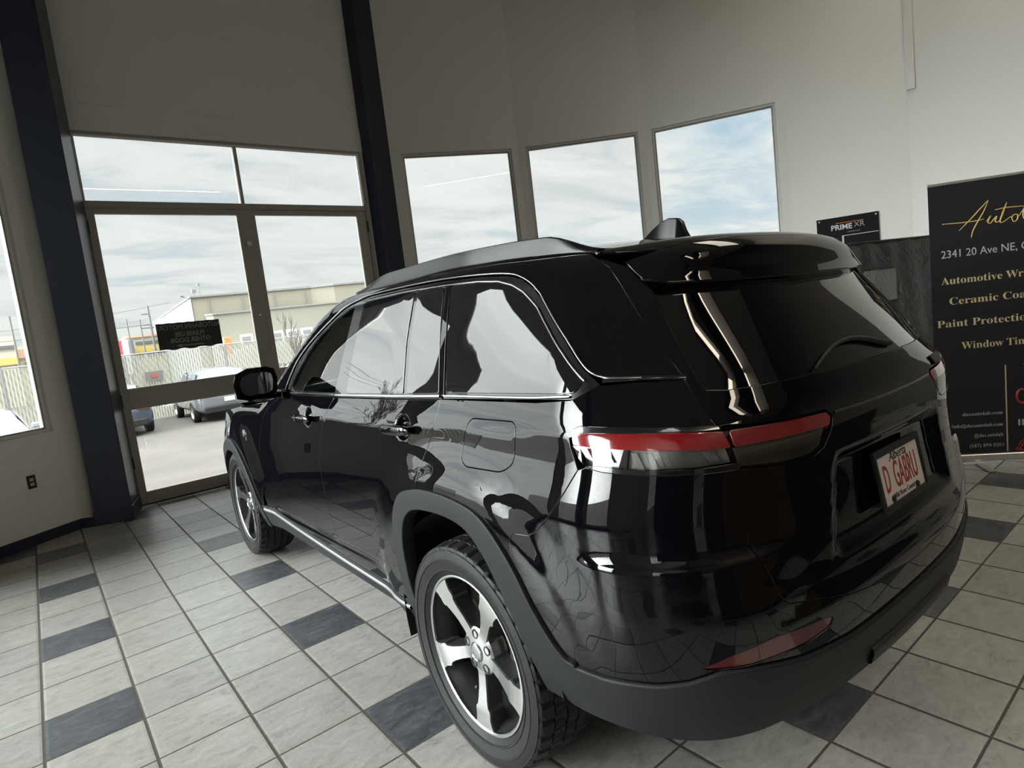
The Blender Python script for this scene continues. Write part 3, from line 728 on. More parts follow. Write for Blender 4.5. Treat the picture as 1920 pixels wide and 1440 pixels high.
# tailgate skin with glass hole and lamp openings
gl_half = [(0.524, 1.525), (0.540, 1.470), (0.559, 1.388), (0.585, 1.295), (0.600, 1.266), (0.660, 1.258), (0.850, 1.254), (SC, 1.250)]
gtop = [(.30, 1.632), (.40, 1.618), (.470, 1.585), (.500, 1.550), (.60, 1.532), (.90, 1.524), (SC, 1.520)]
glo = [(.500, 1.535)] + gl_half
lg = [(.612, 1.186), (.66, 1.180), (.80, 1.170), (.93, 1.166), (.950, 1.150), (.930, 1.118), (.89, 1.075), (.85, 1.062), (.76, 1.063), (.630, 1.081)]
gate = [(SC, 1.250)] + gl_half[::-1][1:] + [(.500, 1.548), (.44, 1.600), (.32, 1.634)] + g_seam[:9] + lg + [(.638, 1.03)] + g_seam[12:] + g_low[1:]
panel('tailgate', gate, PAINT, sym=True, grid=.018, fl=.010)
def rec(P): return -.004 - .016 * sst(1.30, 1.52, P[:, 2])
hg = [(.522, 1.545), (.600, 1.555), (SC, 1.548)]
glp = [(SC, 1.252)] + gl_half[::-1][1:-1] + [(.520, 1.54), (.56, 1.560), (.80, 1.560), (SC, 1.560)]
panel('rear_window', glp, TINTR, sym=True, off=rec, fl=.004, gap=.0015, grid=.04, lab='dark tinted rear window glass')
# spoiler: rear face and top, and the roof
XC_ = lambda y: -float(XRf(np.array(y), np.array(1.62))) + .045
c2 = [(XC_(y), y) for y in (.545, .45, .35, .2, .1, 0.)]
c2_sz = xy_to_sz(c2[:-1]); P0 = cast_r(np.array([[c2[-1][0], 0.]]))[0]; c2_sz.append((SC, float(P0[2])))
sp_face = [(SC, 1.524), (.90, 1.528), (.60, 1.536), (.500, 1.552), (.44, 1.606)] + c2_sz
panel('spoiler', sp_face, PAINT, sym=True, off=.012, fl=.030, gap=.001, grid=.022, roll=.004)
sp_top = [(-.425, 0.)] + [(-.425, .30), (-.42, .615), (-.50, .600)] + [(-.56, .575)] + c2
panel('spoiler_top', sp_top, PAINT, kind='r', sym=True, gap=.0015, off=lambda P: .012 * sst(-.44, -.60, P[:, 0]), grid=.03, fl=.008)
roof = [(1.44, 0), (1.44, .30), (1.43, .55), (1.40, .675)] + [(x, yr(x)) for x in np.linspace(1.36, -.42, 14)] + [(-.42, .30), (-.42, 0.)]
panel('roof_panel', roof, PAINT, kind='r', sym=True, grid=.05, fl=.006, gap=.0015)
panel('windshield', [(1.45, 0), (1.45, .55), (1.45, .665)] + wsh_edge + [(2.27, .60), (2.31, .3), (2.32, 0)], SHIELD, kind='r', sym=True, grid=.06, off=-.003, fl=0, lab='green-tinted windshield glass')
panel('hood', [(2.35, 0), (2.34, .3), (2.30, .60), (2.25, .80), (2.60, .83), (3.0, .83), (3.4, .80), (3.60, .72), (3.70, .5), (3.74, 0.)], PAINT, kind='r', sym=True, grid=.06)
panel('front_bumper', [(0, .30), (.55, .30), (.80, .36), (.86, .60), (.82, .93), (.72, 1.00), (.4, 1.02), (0, 1.03)], PAINT, kind='f', sym=True, grid=.06)
panel('front_grille', rounded([(-.62, .80), (.62, .80), (.66, .93), (-.66, .93)], .03), BLACKM, kind='f', off=.006, mirror=False, grid=.06)
for s_ in (1, -1):
    panel('headlight', rounded([(s_ * .50, .86), (s_ * .80, .86), (s_ * .80, .95), (s_ * .50, .95)], .02), CHROME, kind='f', off=.010, mirror=False, grid=.05)

# ---- glasses, pillar trim and bright mouldings
fg = rounded([(-2.040, 1.236), (-1.972, 1.330), (-1.873, 1.434), (-1.744, 1.520), (-1.552, 1.593), (-1.395, 1.637), (-1.341, 1.644), (-1.343, 1.460), (-1.348, 1.247)], .012)
ga = rounded([(-1.200, 1.250), (-1.219, 1.438), (-1.236, 1.641), (-1.143, 1.649), (-0.875, 1.648), (-0.748, 1.643), (-0.717, 1.452), (-0.661, 1.263)], .012)
gb = rounded([(-0.631, 1.265), (-0.684, 1.451), (-0.715, 1.644), (-0.531, 1.638), (-0.476, 1.453), (-0.412, 1.270)], .010)
gq = rounded([(-0.365, 1.273), (-0.424, 1.442), (-0.479, 1.636), (-0.330, 1.629), (-0.213, 1.616), (-0.141, 1.596), (-0.086, 1.569), (-0.015, 1.522), (0.092, 1.452), (0.195, 1.380), (0.285, 1.312), (0.261, 1.286)], .012)
fc = panel('pillar_trim', [(-2.097, 1.216), (-2.063, 1.288), (-1.969, 1.398), (-1.785, 1.503), (-1.556, 1.598), (-1.449, 1.637), (-1.318, 1.657), (-1.193, 1.669), (-0.872, 1.668), (-0.555, 1.661), (-0.313, 1.647), (-0.177, 1.632), (-0.113, 1.615), (-0.057, 1.587), (-0.004, 1.549), (0.087, 1.492), (0.202, 1.414), (0.277, 1.346), (0.312, 1.322), (0.335, 1.304), (0.269, 1.272), (-0.359, 1.254), (-0.598, 1.247), (-1.328, 1.230)],
           GLOSS, holes=[fg], off=-.004, fl=.006, gap=.0005, grid=.035)
panel('front_side_window', fg, CARGLASS, off=-.008, fl=0, gap=-.004, grid=.05, lab='see-through front side window')
for nm, g_ in (('rear_side_window', ga), ('rear_side_window', gb), ('quarter_window', gq)):
    panel(nm, g_, TINT, off=-.0005, fl=.003, gap=.0, grid=.035, lab='dark tinted side window glass')
panel('pillar_cover', rounded([(-0.403, 1.262), (-0.467, 1.453), (-0.510, 1.646), (-0.486, 1.644), (-0.434, 1.442), (-0.376, 1.263)], .003), PAINT, off=.001, fl=.004, gap=.0, grid=.03)
ribbon('window_moulding', dlo[1:-2], CHROME, .0055, .004, off=.0005)
ribbon('window_moulding', [(-1.222, 1.650), (-0.875, 1.651), (-0.530, 1.642), (-0.329, 1.632), (-0.213, 1.619), (-0.140, 1.599), (-0.081, 1.572), (-0.008, 1.524), (0.098, 1.455), (0.201, 1.383), (0.292, 1.313)], CHROME, .005, .003, off=0.)
ribbon('belt_moulding', [(-2.08, 1.224), (-1.72, 1.230), (-1.34, 1.237)], CHROME, .011, .004)
ribbon('belt_moulding', [(-1.33, 1.237), (-.60, 1.254), (-.40, 1.260)], CHROME, .011, .004)
ribbon('belt_moulding', [(-.375, 1.261), (.10, 1.270), (.25, 1.277)], CHROME, .008, .003)
ribbon('belt_moulding', [(.345, 1.312), (.45, 1.311), (.556, 1.302)], GLOSS, .012, .003)

# ---- cladding: arches, sills, lower bumper
cl_r = [(-.712, .42), (-.700, .60), (-.690, .745), (-.668, .838), (-.612, .900), (-.495, .933), (-.370, .944), (-.251, .942), (-.12, .922), (-.030, .868), (.045, .790), (.10, .705), (.150, .62), (.178, .56)]
arch_in = [(-.690, .30), (-.650, .45), (-.635, .60), (-.625, .72), (-.600, .800), (-.552, .850), (-.48, .876), (-.36, .888), (-.245, .886), (-.160, .866), (-.095, .820), (-.035, .750), (.020, .66), (.060, .56), (.085, .46), (.095, .36)]
arch_out = [(-.800, .30)] + [(p[0], p[1]) for p in arch_r[:-1]] + [(.235, .56), (.262, .38)]
for pts_in, pts_out, nm in ((arch_in, arch_out, 'wheel_arch_cladding'),):
    inner = list(pts_in)
    outer = [(-.715, .30), (-.705, .48), (-.700, .62), (-.693, .745), (-.672, .838), (-.615, .902), (-.495, .936), (-.370, .947), (-.251, .945), (-.12, .925), (-.028, .872), (.048, .795), (.105, .708), (.160, .628), (.200, .585), (.230, .568), (.216, .46), (.224, .375)]
    outer, inner = crom(outer), crom(inner)
    panel(nm, outer + inner[::-1], CLAD, off=lambda P: .012 - .035 * sst(.44, .37, P[:, 2]) * sst(-.30, -.42, P[:, 0]), fl=.05, gap=0, grid=.02, roll=.004)
outer_f = [(-2.725, .32), (-2.735, .42), (-2.77, .50), (-2.814, .585), (-2.90, .675), (-3.0, .745), (-3.10, .803), (-3.20, .842), (-3.30, .860), (-3.40, .856), (-3.52, .822), (-3.615, .763), (-3.70, .68), (-3.75, .58), (-3.78, .45)]
inner_f = [(-2.80, .32), (-2.815, .42), (-2.85, .49), (-2.90, .56), (-2.97, .635), (-3.06, .70), (-3.15, .750), (-3.24, .778), (-3.32, .784), (-3.41, .778), (-3.50, .745), (-3.585, .690), (-3.645, .62), (-3.68, .54), (-3.70, .44)]
outer_f, inner_f = crom(outer_f), crom(inner_f)
panel('wheel_arch_cladding', outer_f + inner_f[::-1], CLAD, off=.014, fl=.05, gap=0, grid=.03, roll=.004)
sill = [(-2.735, .470), (-2.10, .447), (-1.44, .428), (-1.0, .420), (-.80, .425), (-.705, .46), (-.700, .30), (-.74, .235), (-1.10, .205), (-1.7, .205), (-2.5, .215), (-2.73, .27)]
def tuck(P): return .006 - .13 * sst(.34, .20, P[:, 2])
panel('sill_cladding', sill, CLAD, off=tuck, fl=.03, gap=0, grid=.025, roll=.003)
ribbon('sill_moulding', [(-2.70, .452), (-2.10, .430), (-1.44, .411), (-1.0, .403), (-.74, .408)], mat('satin_grey_trim', (.30, .30, .31), .35, .5), .018, .008, off=.006)
bl = clad_top[::-1][:-1] + [(.232, .570), (.218, .46), (.226, .375), (.36, .375), (.50, .380), (.70, .385), (.90, .385), (1.10, .385), (SC, .385)]
def tuckb(P): return .012 - .035 * sst(.44, .37, P[:, 2])
panel('bumper_cladding', bl, CLAD, sym=True, off=tuckb, fl=.06, gap=0, grid=.024, roll=.006)

# ---- tail lamps
def lens(name, poly, m, off, **k): return panel(name, poly, m, off=off, fl=.006, gap=.0, grid=.02, **k)
LH = mat('lamp_chrome_housing', (.66, .66, .64), .30, .55, bump=(30, .12))
LHT = mat('lamp_smoked_housing', (.30, .27, .23), .35, .5)
LCL = pane_mat('clear_lamp_lens', (.86, .86, .85), 1.6)
side_lamp = [(.258, 1.178)] + lamp[1:] + [(.612, 1.131), (.627, 1.081)] + lamp_lo[1:]
th_ = panel('taillight', side_lamp, BLACKM, off=-.030, fl=0, gap=.001, grid=.03)
for t_, lab in zip(th_, ('left wraparound taillight on the body corner', 'right wraparound taillight on the body corner')): part(t_, lab)
sgn_ = {0: 1, 1: -1}
def subpair(fn):
    for k in (0, 1): fn(th_[k], k)
def lamp_pair(name, poly, m, off, fl=.006, parents=th_, gap=0, grid=.022):
    r = panel(name, poly, m, off=off, fl=fl, gap=gap, grid=grid)
    for o_, p_ in zip(r, parents): o_.parent = p_
    return r
lamp_pair('lamp_bezel', [(.258, 1.178)] + lamp[1:] + [(.597, 1.180), (.40, 1.192), (.29, 1.192)], GLOSS, .001)
lamp_pair('red_light_bar', rounded([(.268, 1.184), (.29, 1.190), (.40, 1.189), (.50, 1.184), (.600, 1.173), (.612, 1.137), (.50, 1.147), (.38, 1.156), (.27, 1.162)], .006), RED, .002, fl=.010)
lamp_pair('reflector_bowl', [(.268, 1.160), (.38, 1.155), (.50, 1.146), (.610, 1.136), (.618, 1.098), (.52, 1.100), (.40, 1.106), (.33, 1.112), (.29, 1.130)], LH, -.020, fl=0)
for i_ in range(7):
    s0 = .405 + i_ * .030
    lamp_pair('reflector_rib', [(s0, 1.145 - i_ * .0015), (s0 + .012, 1.145 - i_ * .0015), (s0 + .026, 1.105), (s0 + .012, 1.105)], LH, -.010 - .001 * i_, fl=.006, grid=.02)
lamp_pair('side_marker', [(.318, 1.122), (.365, 1.122), (.352, 1.150), (.30, 1.153)], RED, -.012, fl=.004)
lamp_pair('lamp_divider', [(.392, 1.156), (.402, 1.156), (.392, 1.104), (.375, 1.104)], BLACKM, -.006, fl=.01)
lamp_pair('clear_lens', [(.268, 1.160), (.38, 1.155), (.50, 1.146), (.610, 1.136), (.627, 1.083), (.52, 1.089), (.40, 1.096), (.34, 1.101), (.300, 1.109), (.282, 1.129)], LCL, .000, fl=0)
lamp_pair('lamp_bezel', [(.627, 1.096), (.52, 1.099), (.40, 1.106), (.33, 1.113), (.300, 1.109), (.34, 1.101), (.40, 1.096), (.52, 1.089), (.627, 1.083)], GLOSS, .001, fl=.004)
tg_ = panel('taillight', [lg[0]] + lg[1:], BLACKM, off=-.025, fl=0, gap=.001, grid=.03)
for t_, lab in zip(tg_, ('left inner taillight on the tailgate', 'right inner taillight on the tailgate')): part(t_, lab)
lamp_pair('red_light_bar', rounded([(.618, 1.172), (.66, 1.170), (.80, 1.162), (.925, 1.158), (.935, 1.145), (.920, 1.128), (.76, 1.132), (.622, 1.137)], .006), RED, .002, fl=.010, parents=tg_)
lamp_pair('reflector_bowl', [(.622, 1.134), (.76, 1.130), (.915, 1.126), (.885, 1.080), (.85, 1.068), (.76, 1.069), (.632, 1.086)], LHT, -.012, fl=0, parents=tg_)
lamp_pair('clear_lens', [(.622, 1.136), (.76, 1.131), (.922, 1.127), (.888, 1.077), (.85, 1.064), (.76, 1.065), (.631, 1.083)], LCL, .000, fl=0, parents=tg_)
ribbon('gate_crease', [(.96, 1.153), (1.10, 1.150), (SC, 1.149), (2 * SC - 1.10, 1.150), (2 * SC - .96, 1.153)], GLOSS, .006, .003, mirror=False)

# ---- dark structure behind the gaps, wheel housings, underbody
panel('inner_body', [(SC, 1.48), (.62, 1.49), (.35, 1.62), (.30, 1.58), (.38, 1.55), (.47, 1.40), (.50, 1.27), (.33, 1.27), (-.3, 1.24), (-1.3, 1.215), (-2.2, 1.17), (-3.6, 1.00), (-3.8, .86), (-3.6, .80), (-3.3, .90), (-2.95, .76), (-2.72, .50), (-1.5, .42), (-.76, .50), (-.73, .80), (-.60, .91), (-.32, .955), (-.10, .93), (.05, .82), (.16, .66), (.30, .45), (.5, .45), (SC, .45)], SEAM, sym=True, off=-.035, fl=0, grid=.05, edge=.03)
ub = MB()
ub.box((1.45, 0, .40), (4.3, 1.20, .26))
ub.box((1.45, 0, .36), (1.8, 1.62, .22))
ub.box((-.62, 0, .52), (.50, 1.30, .26)); ub.box((3.62, 0, .50), (.25, 1.30, .30))
for xc in (0, 2.964):
    for s_ in (1, -1):
        V = []; n_ = 20; r_ = .475
        for i in range(n_ + 1):
            a = (-.25 + (PI + .22) * i / n_) if xc < 1 else (.03 + (PI + .22) * i / n_)
            for y in (.60, .965): V.append((xc + r_ * math.cos(a), s_ * y, .40 + r_ * math.sin(a)))
        ub.add(V, [(2 * i, 2 * i + 1, 2 * i + 3, 2 * i + 2) for i in range(n_)])
        aa = [((-.25 + (PI + .22) * i / n_) if xc < 1 else (.03 + (PI + .22) * i / n_)) for i in range(n_ + 1)]; Vc = [(xc + r_ * math.cos(a), s_ * .60, .40 + r_ * math.sin(a)) for a in aa]
        ub.add(Vc, [tuple(range(n_ + 1))])
ub.build('underbody', SEAM, CAR)

# ---- cabin behind the clear front windows
cb = MB(); cb.box((1.2, 0, .98), (2.1, 1.62, .10)); cb.box((-.1, 0, 1.18), (.06, 1.5, .5)); cb.box((2.05, 0, 1.10), (.55, 1.45, .22))
cb.build('cabin_lining', CABIN, CAR, bevel=.02)
for y_ in (.37, -.37):
    st_ = MB(); st_.box((.85, y_, 1.20), (.14, .50, .62), rz=0, taper=.85); st_.box((1.12, y_, .98), (.5, .50, .16)); st_.box((.80, y_, 1.56), (.10, .27, .17), taper=.85); st_.tube([(.82, y_ - .06, 1.40), (.81, y_ - .06, 1.52)], .007); st_.tube([(.82, y_ + .06, 1.40), (.81, y_ + .06, 1.52)], .007)
    st_.build('front_seat', CABIN, CAR, bevel=.04, seg=3)
sw = MB(); a_ = [(1.62 + .06 * math.cos(t), .37 + .19 * math.sin(t), 1.17 + .18 * math.cos(t)) for t in np.linspace(0, 2 * PI, 29)]
sw.tube(a_, .014, 8, cap=False); sw.box((1.64, .37, 1.17), (.04, .30, .05)); sw.build('steering_wheel', CABIN, CAR, smooth=True, angle=40)
MB().box((1.52, 0, 1.60), (.03, .24, .06)).build('interior_mirror', BLACKM, CAR, bevel=.01)

# ---- roof rails, shark fin
SATIN = mat('satin_black_trim', (.004, .004, .005), .22, spec=.25)
for s_ in (1, -1):
    rl = MB(); ptsr = []
    for t in np.linspace(0, 1, 40):
        x = -.43 + t * 1.62; y = float(np.interp(x, [-.43, .2, 1.19], [.595, .640, .648])) * s_
        z = float(cast_r(np.array([[x, abs(y)]]))[0, 2]); ed = min(t, 1 - t); h = .006 + .045 * float(sst(0, .14 if t < .5 else .22, ed))
        ptsr.append((x, y, z, h))
    V = []; sec = [(-.020, -.012), (-.017, .35), (-.009, .92), (.004, 1.0), (.014, .85), (.020, .3), (.022, -.012)]
    for (x, y, z, h) in ptsr:
        for (dy, dh) in sec: V.append((x, y - s_ * dy, z + (dh * h if dh > 0 else dh)))
    k = len(sec); n_ = len(ptsr); Fr = [(i * k + j, i * k + (j + 1) % k, (i + 1) * k + (j + 1) % k, (i + 1) * k + j) for i in range(n_ - 1) for j in range(k)]
    if s_ < 0: Fr = [f[::-1] for f in Fr]
    rl.add(V, Fr + [tuple(range(k)), tuple((n_ - 1) * k + j for j in range(k))]); rl.build('roof_rail', SATIN, CAR, smooth=True, angle=50)
fin = MB(); V = []
zb = float(cast_r(np.array([[-.2, 0.]]))[0, 2])
prof = [(-.315, .000), (-.300, .030), (-.285, .062), (-.268, .074), (-.235, .076), (-.20, .066), (-.155, .040), (-.11, .012), (-.09, .0)]
lo_, hi_ = [], []
for (x, h) in prof:
    zr = float(cast_r(np.array([[x, 0.]]))[0, 2]) - .006
    w_ = .034 if -.30 < x < -.13 else .018
    lo_ += [(x, -w_, zr), (x, w_, zr)]; hi_ += [(x, -w_ * .40, zr + h + .006), (x, w_ * .40, zr + h + .006)]
V = lo_ + hi_; n_ = len(prof); Fn = []
for i in range(n_ - 1):
    a, b_ = 2 * i, 2 * i + 2; c_, d_ = 2 * n_ + a, 2 * n_ + b_
    Fn += [(a, b_, d_, c_), (a + 1, c_ + 1, d_ + 1, b_ + 1), (c_, d_, d_ + 1, c_ + 1)]
fin.add(V, Fn + [(0, 2 * n_, 2 * n_ + 1, 1)]); fin.build('roof_antenna', SATIN, CAR, bevel=.006, seg=3, smooth=True, angle=50)

# ---- handles
for k, ((hx, hz), doors) in enumerate(zip(HANDLES, (rear_doors, front_doors))):
    for s_, dr in ((1, doors[0]), (-1, doors[1])):
        P = cast_s(np.array([[-.3 - (hx + dx), hz + dz_] for dx, dz_ in ((-.11, 0.), (.11, -.004))])); h = MB(); V = []; n_ = 20; k_ = 12
        for i in range(n_ + 1):
            t = i / n_; c_ = P[0] * (1 - t) + P[1] * t; e = abs(2 * t - 1); sc_ = (1 - e**6)**.5 if e < 1 else .05; sc_ = max(sc_, .25)
            off_ = .030 + .010 * (1 - e**2.5); 
            for j in range(k_):
                a = 2 * PI * j / k_; cu, su_ = math.cos(a), math.sin(a); q = abs(cu)**.6 * (1 if cu > 0 else -1), abs(su_)**.6 * (1 if su_ > 0 else -1)
                V.append((c_[0], s_ * (c_[1] + off_ - .004 + q[0] * .013 * sc_), c_[2] + q[1] * .019 * sc_))
        Fh = [(i * k_ + j, i * k_ + (j + 1) % k_, (i + 1) * k_ + (j + 1) % k_, (i + 1) * k_ + j) for i in range(n_) for j in range(k_)] + [tuple(range(k_)), tuple(n_ * k_ + j for j in range(k_))]
        if s_ > 0: Fh = [f[::-1] for f in Fh]
        h.add(V, Fh)
        for dx in (-.098, .098):
            Q = P[0] if dx < 0 else P[1]; h.box((Q[0] + (.034 if dx < 0 else -.034), s_ * (Q[1] + .010), Q[2]), (.030, .030, .020))
        ho = h.build('door_handle', PAINT, dr, smooth=True, angle=50)
        w2 = MB(); w2.box(((P[0][0] + P[1][0]) / 2 - .0, s_ * (P[0][1] + .0525 - .004), hz + .004), (.15, .003, .006)); w2.build('handle_strip', CHROME, ho, bevel=.001)

# ---- door mirrors
for s_, dr in ((1, front_doors[0]), (-1, front_doors[1])):
    mb = MB(); n_ = 9
    out = [(-.105, -.055), (-.112, .01), (-.095, .062), (-.04, .082), (.055, .080), (.088, .066), (.098, .02), (.088, -.045), (.055, -.068), (-.05, -.072)]   # (y from centre, z)
    yc, zc_, xc = 1.062, 1.300, 1.745
    rings = [(-.012, 1.0, 0), (0.0, 1.03, 0), (.05, .98, 0), (.10, .82, 0), (.135, .55, 0)]
    V = []
    for (dx, sc_, _) in rings:
        for (a, b_) in out: V.append((xc + dx - .03 * (a / .1) * 0, s_ * (yc + a * -1 * sc_), zc_ + b_ * sc_))
    k_ = len(out); Fm = [(i * k_ + j, i * k_ + (j + 1) % k_, (i + 1) * k_ + (j + 1) % k_, (i + 1) * k_ + j) for i in range(len(rings) - 1) for j in range(k_)] + [tuple(range(k_)), tuple((len(rings) - 1) * k_ + j for j in range(k_))]
    mb.add(V, Fm if s_ < 0 else [f[::-1] for f in Fm])
    mb.box((1.80, s_ * .985, 1.225), (.075, .17, .035)); mb.box((1.815, s_ * .918, 1.222), (.14, .05, .05))
    mo = mb.build('door_mirror', PAINT, dr, bevel=.010, seg=3, smooth=True, angle=60)
    g_ = MB(); gp = [(-.088, -.045), (-.094, .010), (-.080, .050), (-.035, .066), (.050, .064), (.074, .052), (.080, .015), (.072, -.040), (.048, -.054), (-.045, -.058)]
    V = [(xc - .024 + .11 * (-a) - .085 * b_, s_ * (yc - a * .96), zc_ + b_ * .96) for a, b_ in gp] + [(xc - .004, s_ * (yc - a * .96), zc_ + b_ * .96) for a, b_ in gp]; kk = len(gp)
    g_.add(V, [tuple(range(kk)), tuple(range(2 * kk - 1, kk - 1, -1))] + [(i, (i + 1) % kk, kk + (i + 1) % kk, kk + i) for i in range(kk)])
    g_.build('mirror_glass', mat('mirror_glass_%d' % s_, (.55, .58, .60), .01, 1), mo)

# ---- number plate, frame, badge, wiper
MPL = frame_M(Vector((-.972, 0, .913)), (0, -1, 0), (.17, 0, 1.0))       # local x to the reader's right, y up, z rearwards
pf = MB()
for (cx_, cy_, w_, h_) in ((0, .078, .320, .020), (0, -.080, .320, .018), (-.154, 0, .012, .15), (.154, 0, .012, .15)): pf.box((cx_, cy_, .006), (w_, h_, .012), MPL)
pf = pf.build('plate_frame', BLACKM, CAR, bevel=.002)
npo = MB().box((0, 0, .003), (.300, .150, .004), MPL).build('number_plate', PLATEW, CAR, bevel=.001); part(npo, 'white licence plate reading D GABRU in dark red')
ptx = lambda t, sz, m_, x_, y_, **k: text_mesh('plate_text', t, sz, m_, npo, MPL @ Matrix.Translation((x_, y_, .0056)), ext=.0004, **k)
ptx('D  GABRU', .112, PLATER, 0, -.038, align='CENTER', sx=.46, bold=.0008)
ptx('Alberta', .040, BLACKM, 0, .042, align='CENTER', shear=.35)
ptx('Wild Rose Country', .021, BLACKM, 0, -.063, align='CENTER', shear=.1)
for x_ in (-.088, .088): MB().lathe([(0, 0), (.009, 0), (.009, .005), (.006, .007), (0, .007)], 14, 0, MPL @ Matrix.Translation((x_, -.060, .005)) @ Matrix.Rotation(PI / 2, 4, 'X')).build('plate_bolt', BLACKM, npo, smooth=True, angle=40)
Pb = cast_s(np.array([[2 * SC - .80, 1.185]]))[0]; Nb = grad(np.array([Pb]))[0]
MBg = frame_M(Vector(Pb) + Vector(Nb) * .002, Vector(Nb).cross(Vector((0, 0, 1))) * -1, Vector((0, 0, 1)) - Vector(Nb) * Nb[2])
bd_ = MB(); bd_.box((0, 0, .002), (.13, .035, .004), MBg); bd_.build('badge', BLACKM, CAR, bevel=.003)
wp = MB(); wpts = []
for t in np.linspace(0, 1, 12):
    P = cast_s(np.array([[SC - .30 + t * .50, 1.262 + .045 * math.sin(PI * min(1, t * 1.05)) + .012 * t]]))[0]; N = grad(np.array([P]))[0]; wpts.append(P + N * (.004 + .006 * (1 - t)))
wp.tube(wpts, [.004 + .006 * t for t in np.linspace(0, 1, 12)], 8); wp.build('rear_wiper', BLACKM, CAR, smooth=True, angle=50)
# exhaust and tow area are hidden; rear skid strip
ribbon('skid_strip', [(1.0, .47), (SC, .468), (2 * SC - 1.0, .47)], mat('dark_strip', (.02, .02, .02), .5), .05, .01, off=.012, mirror=False)

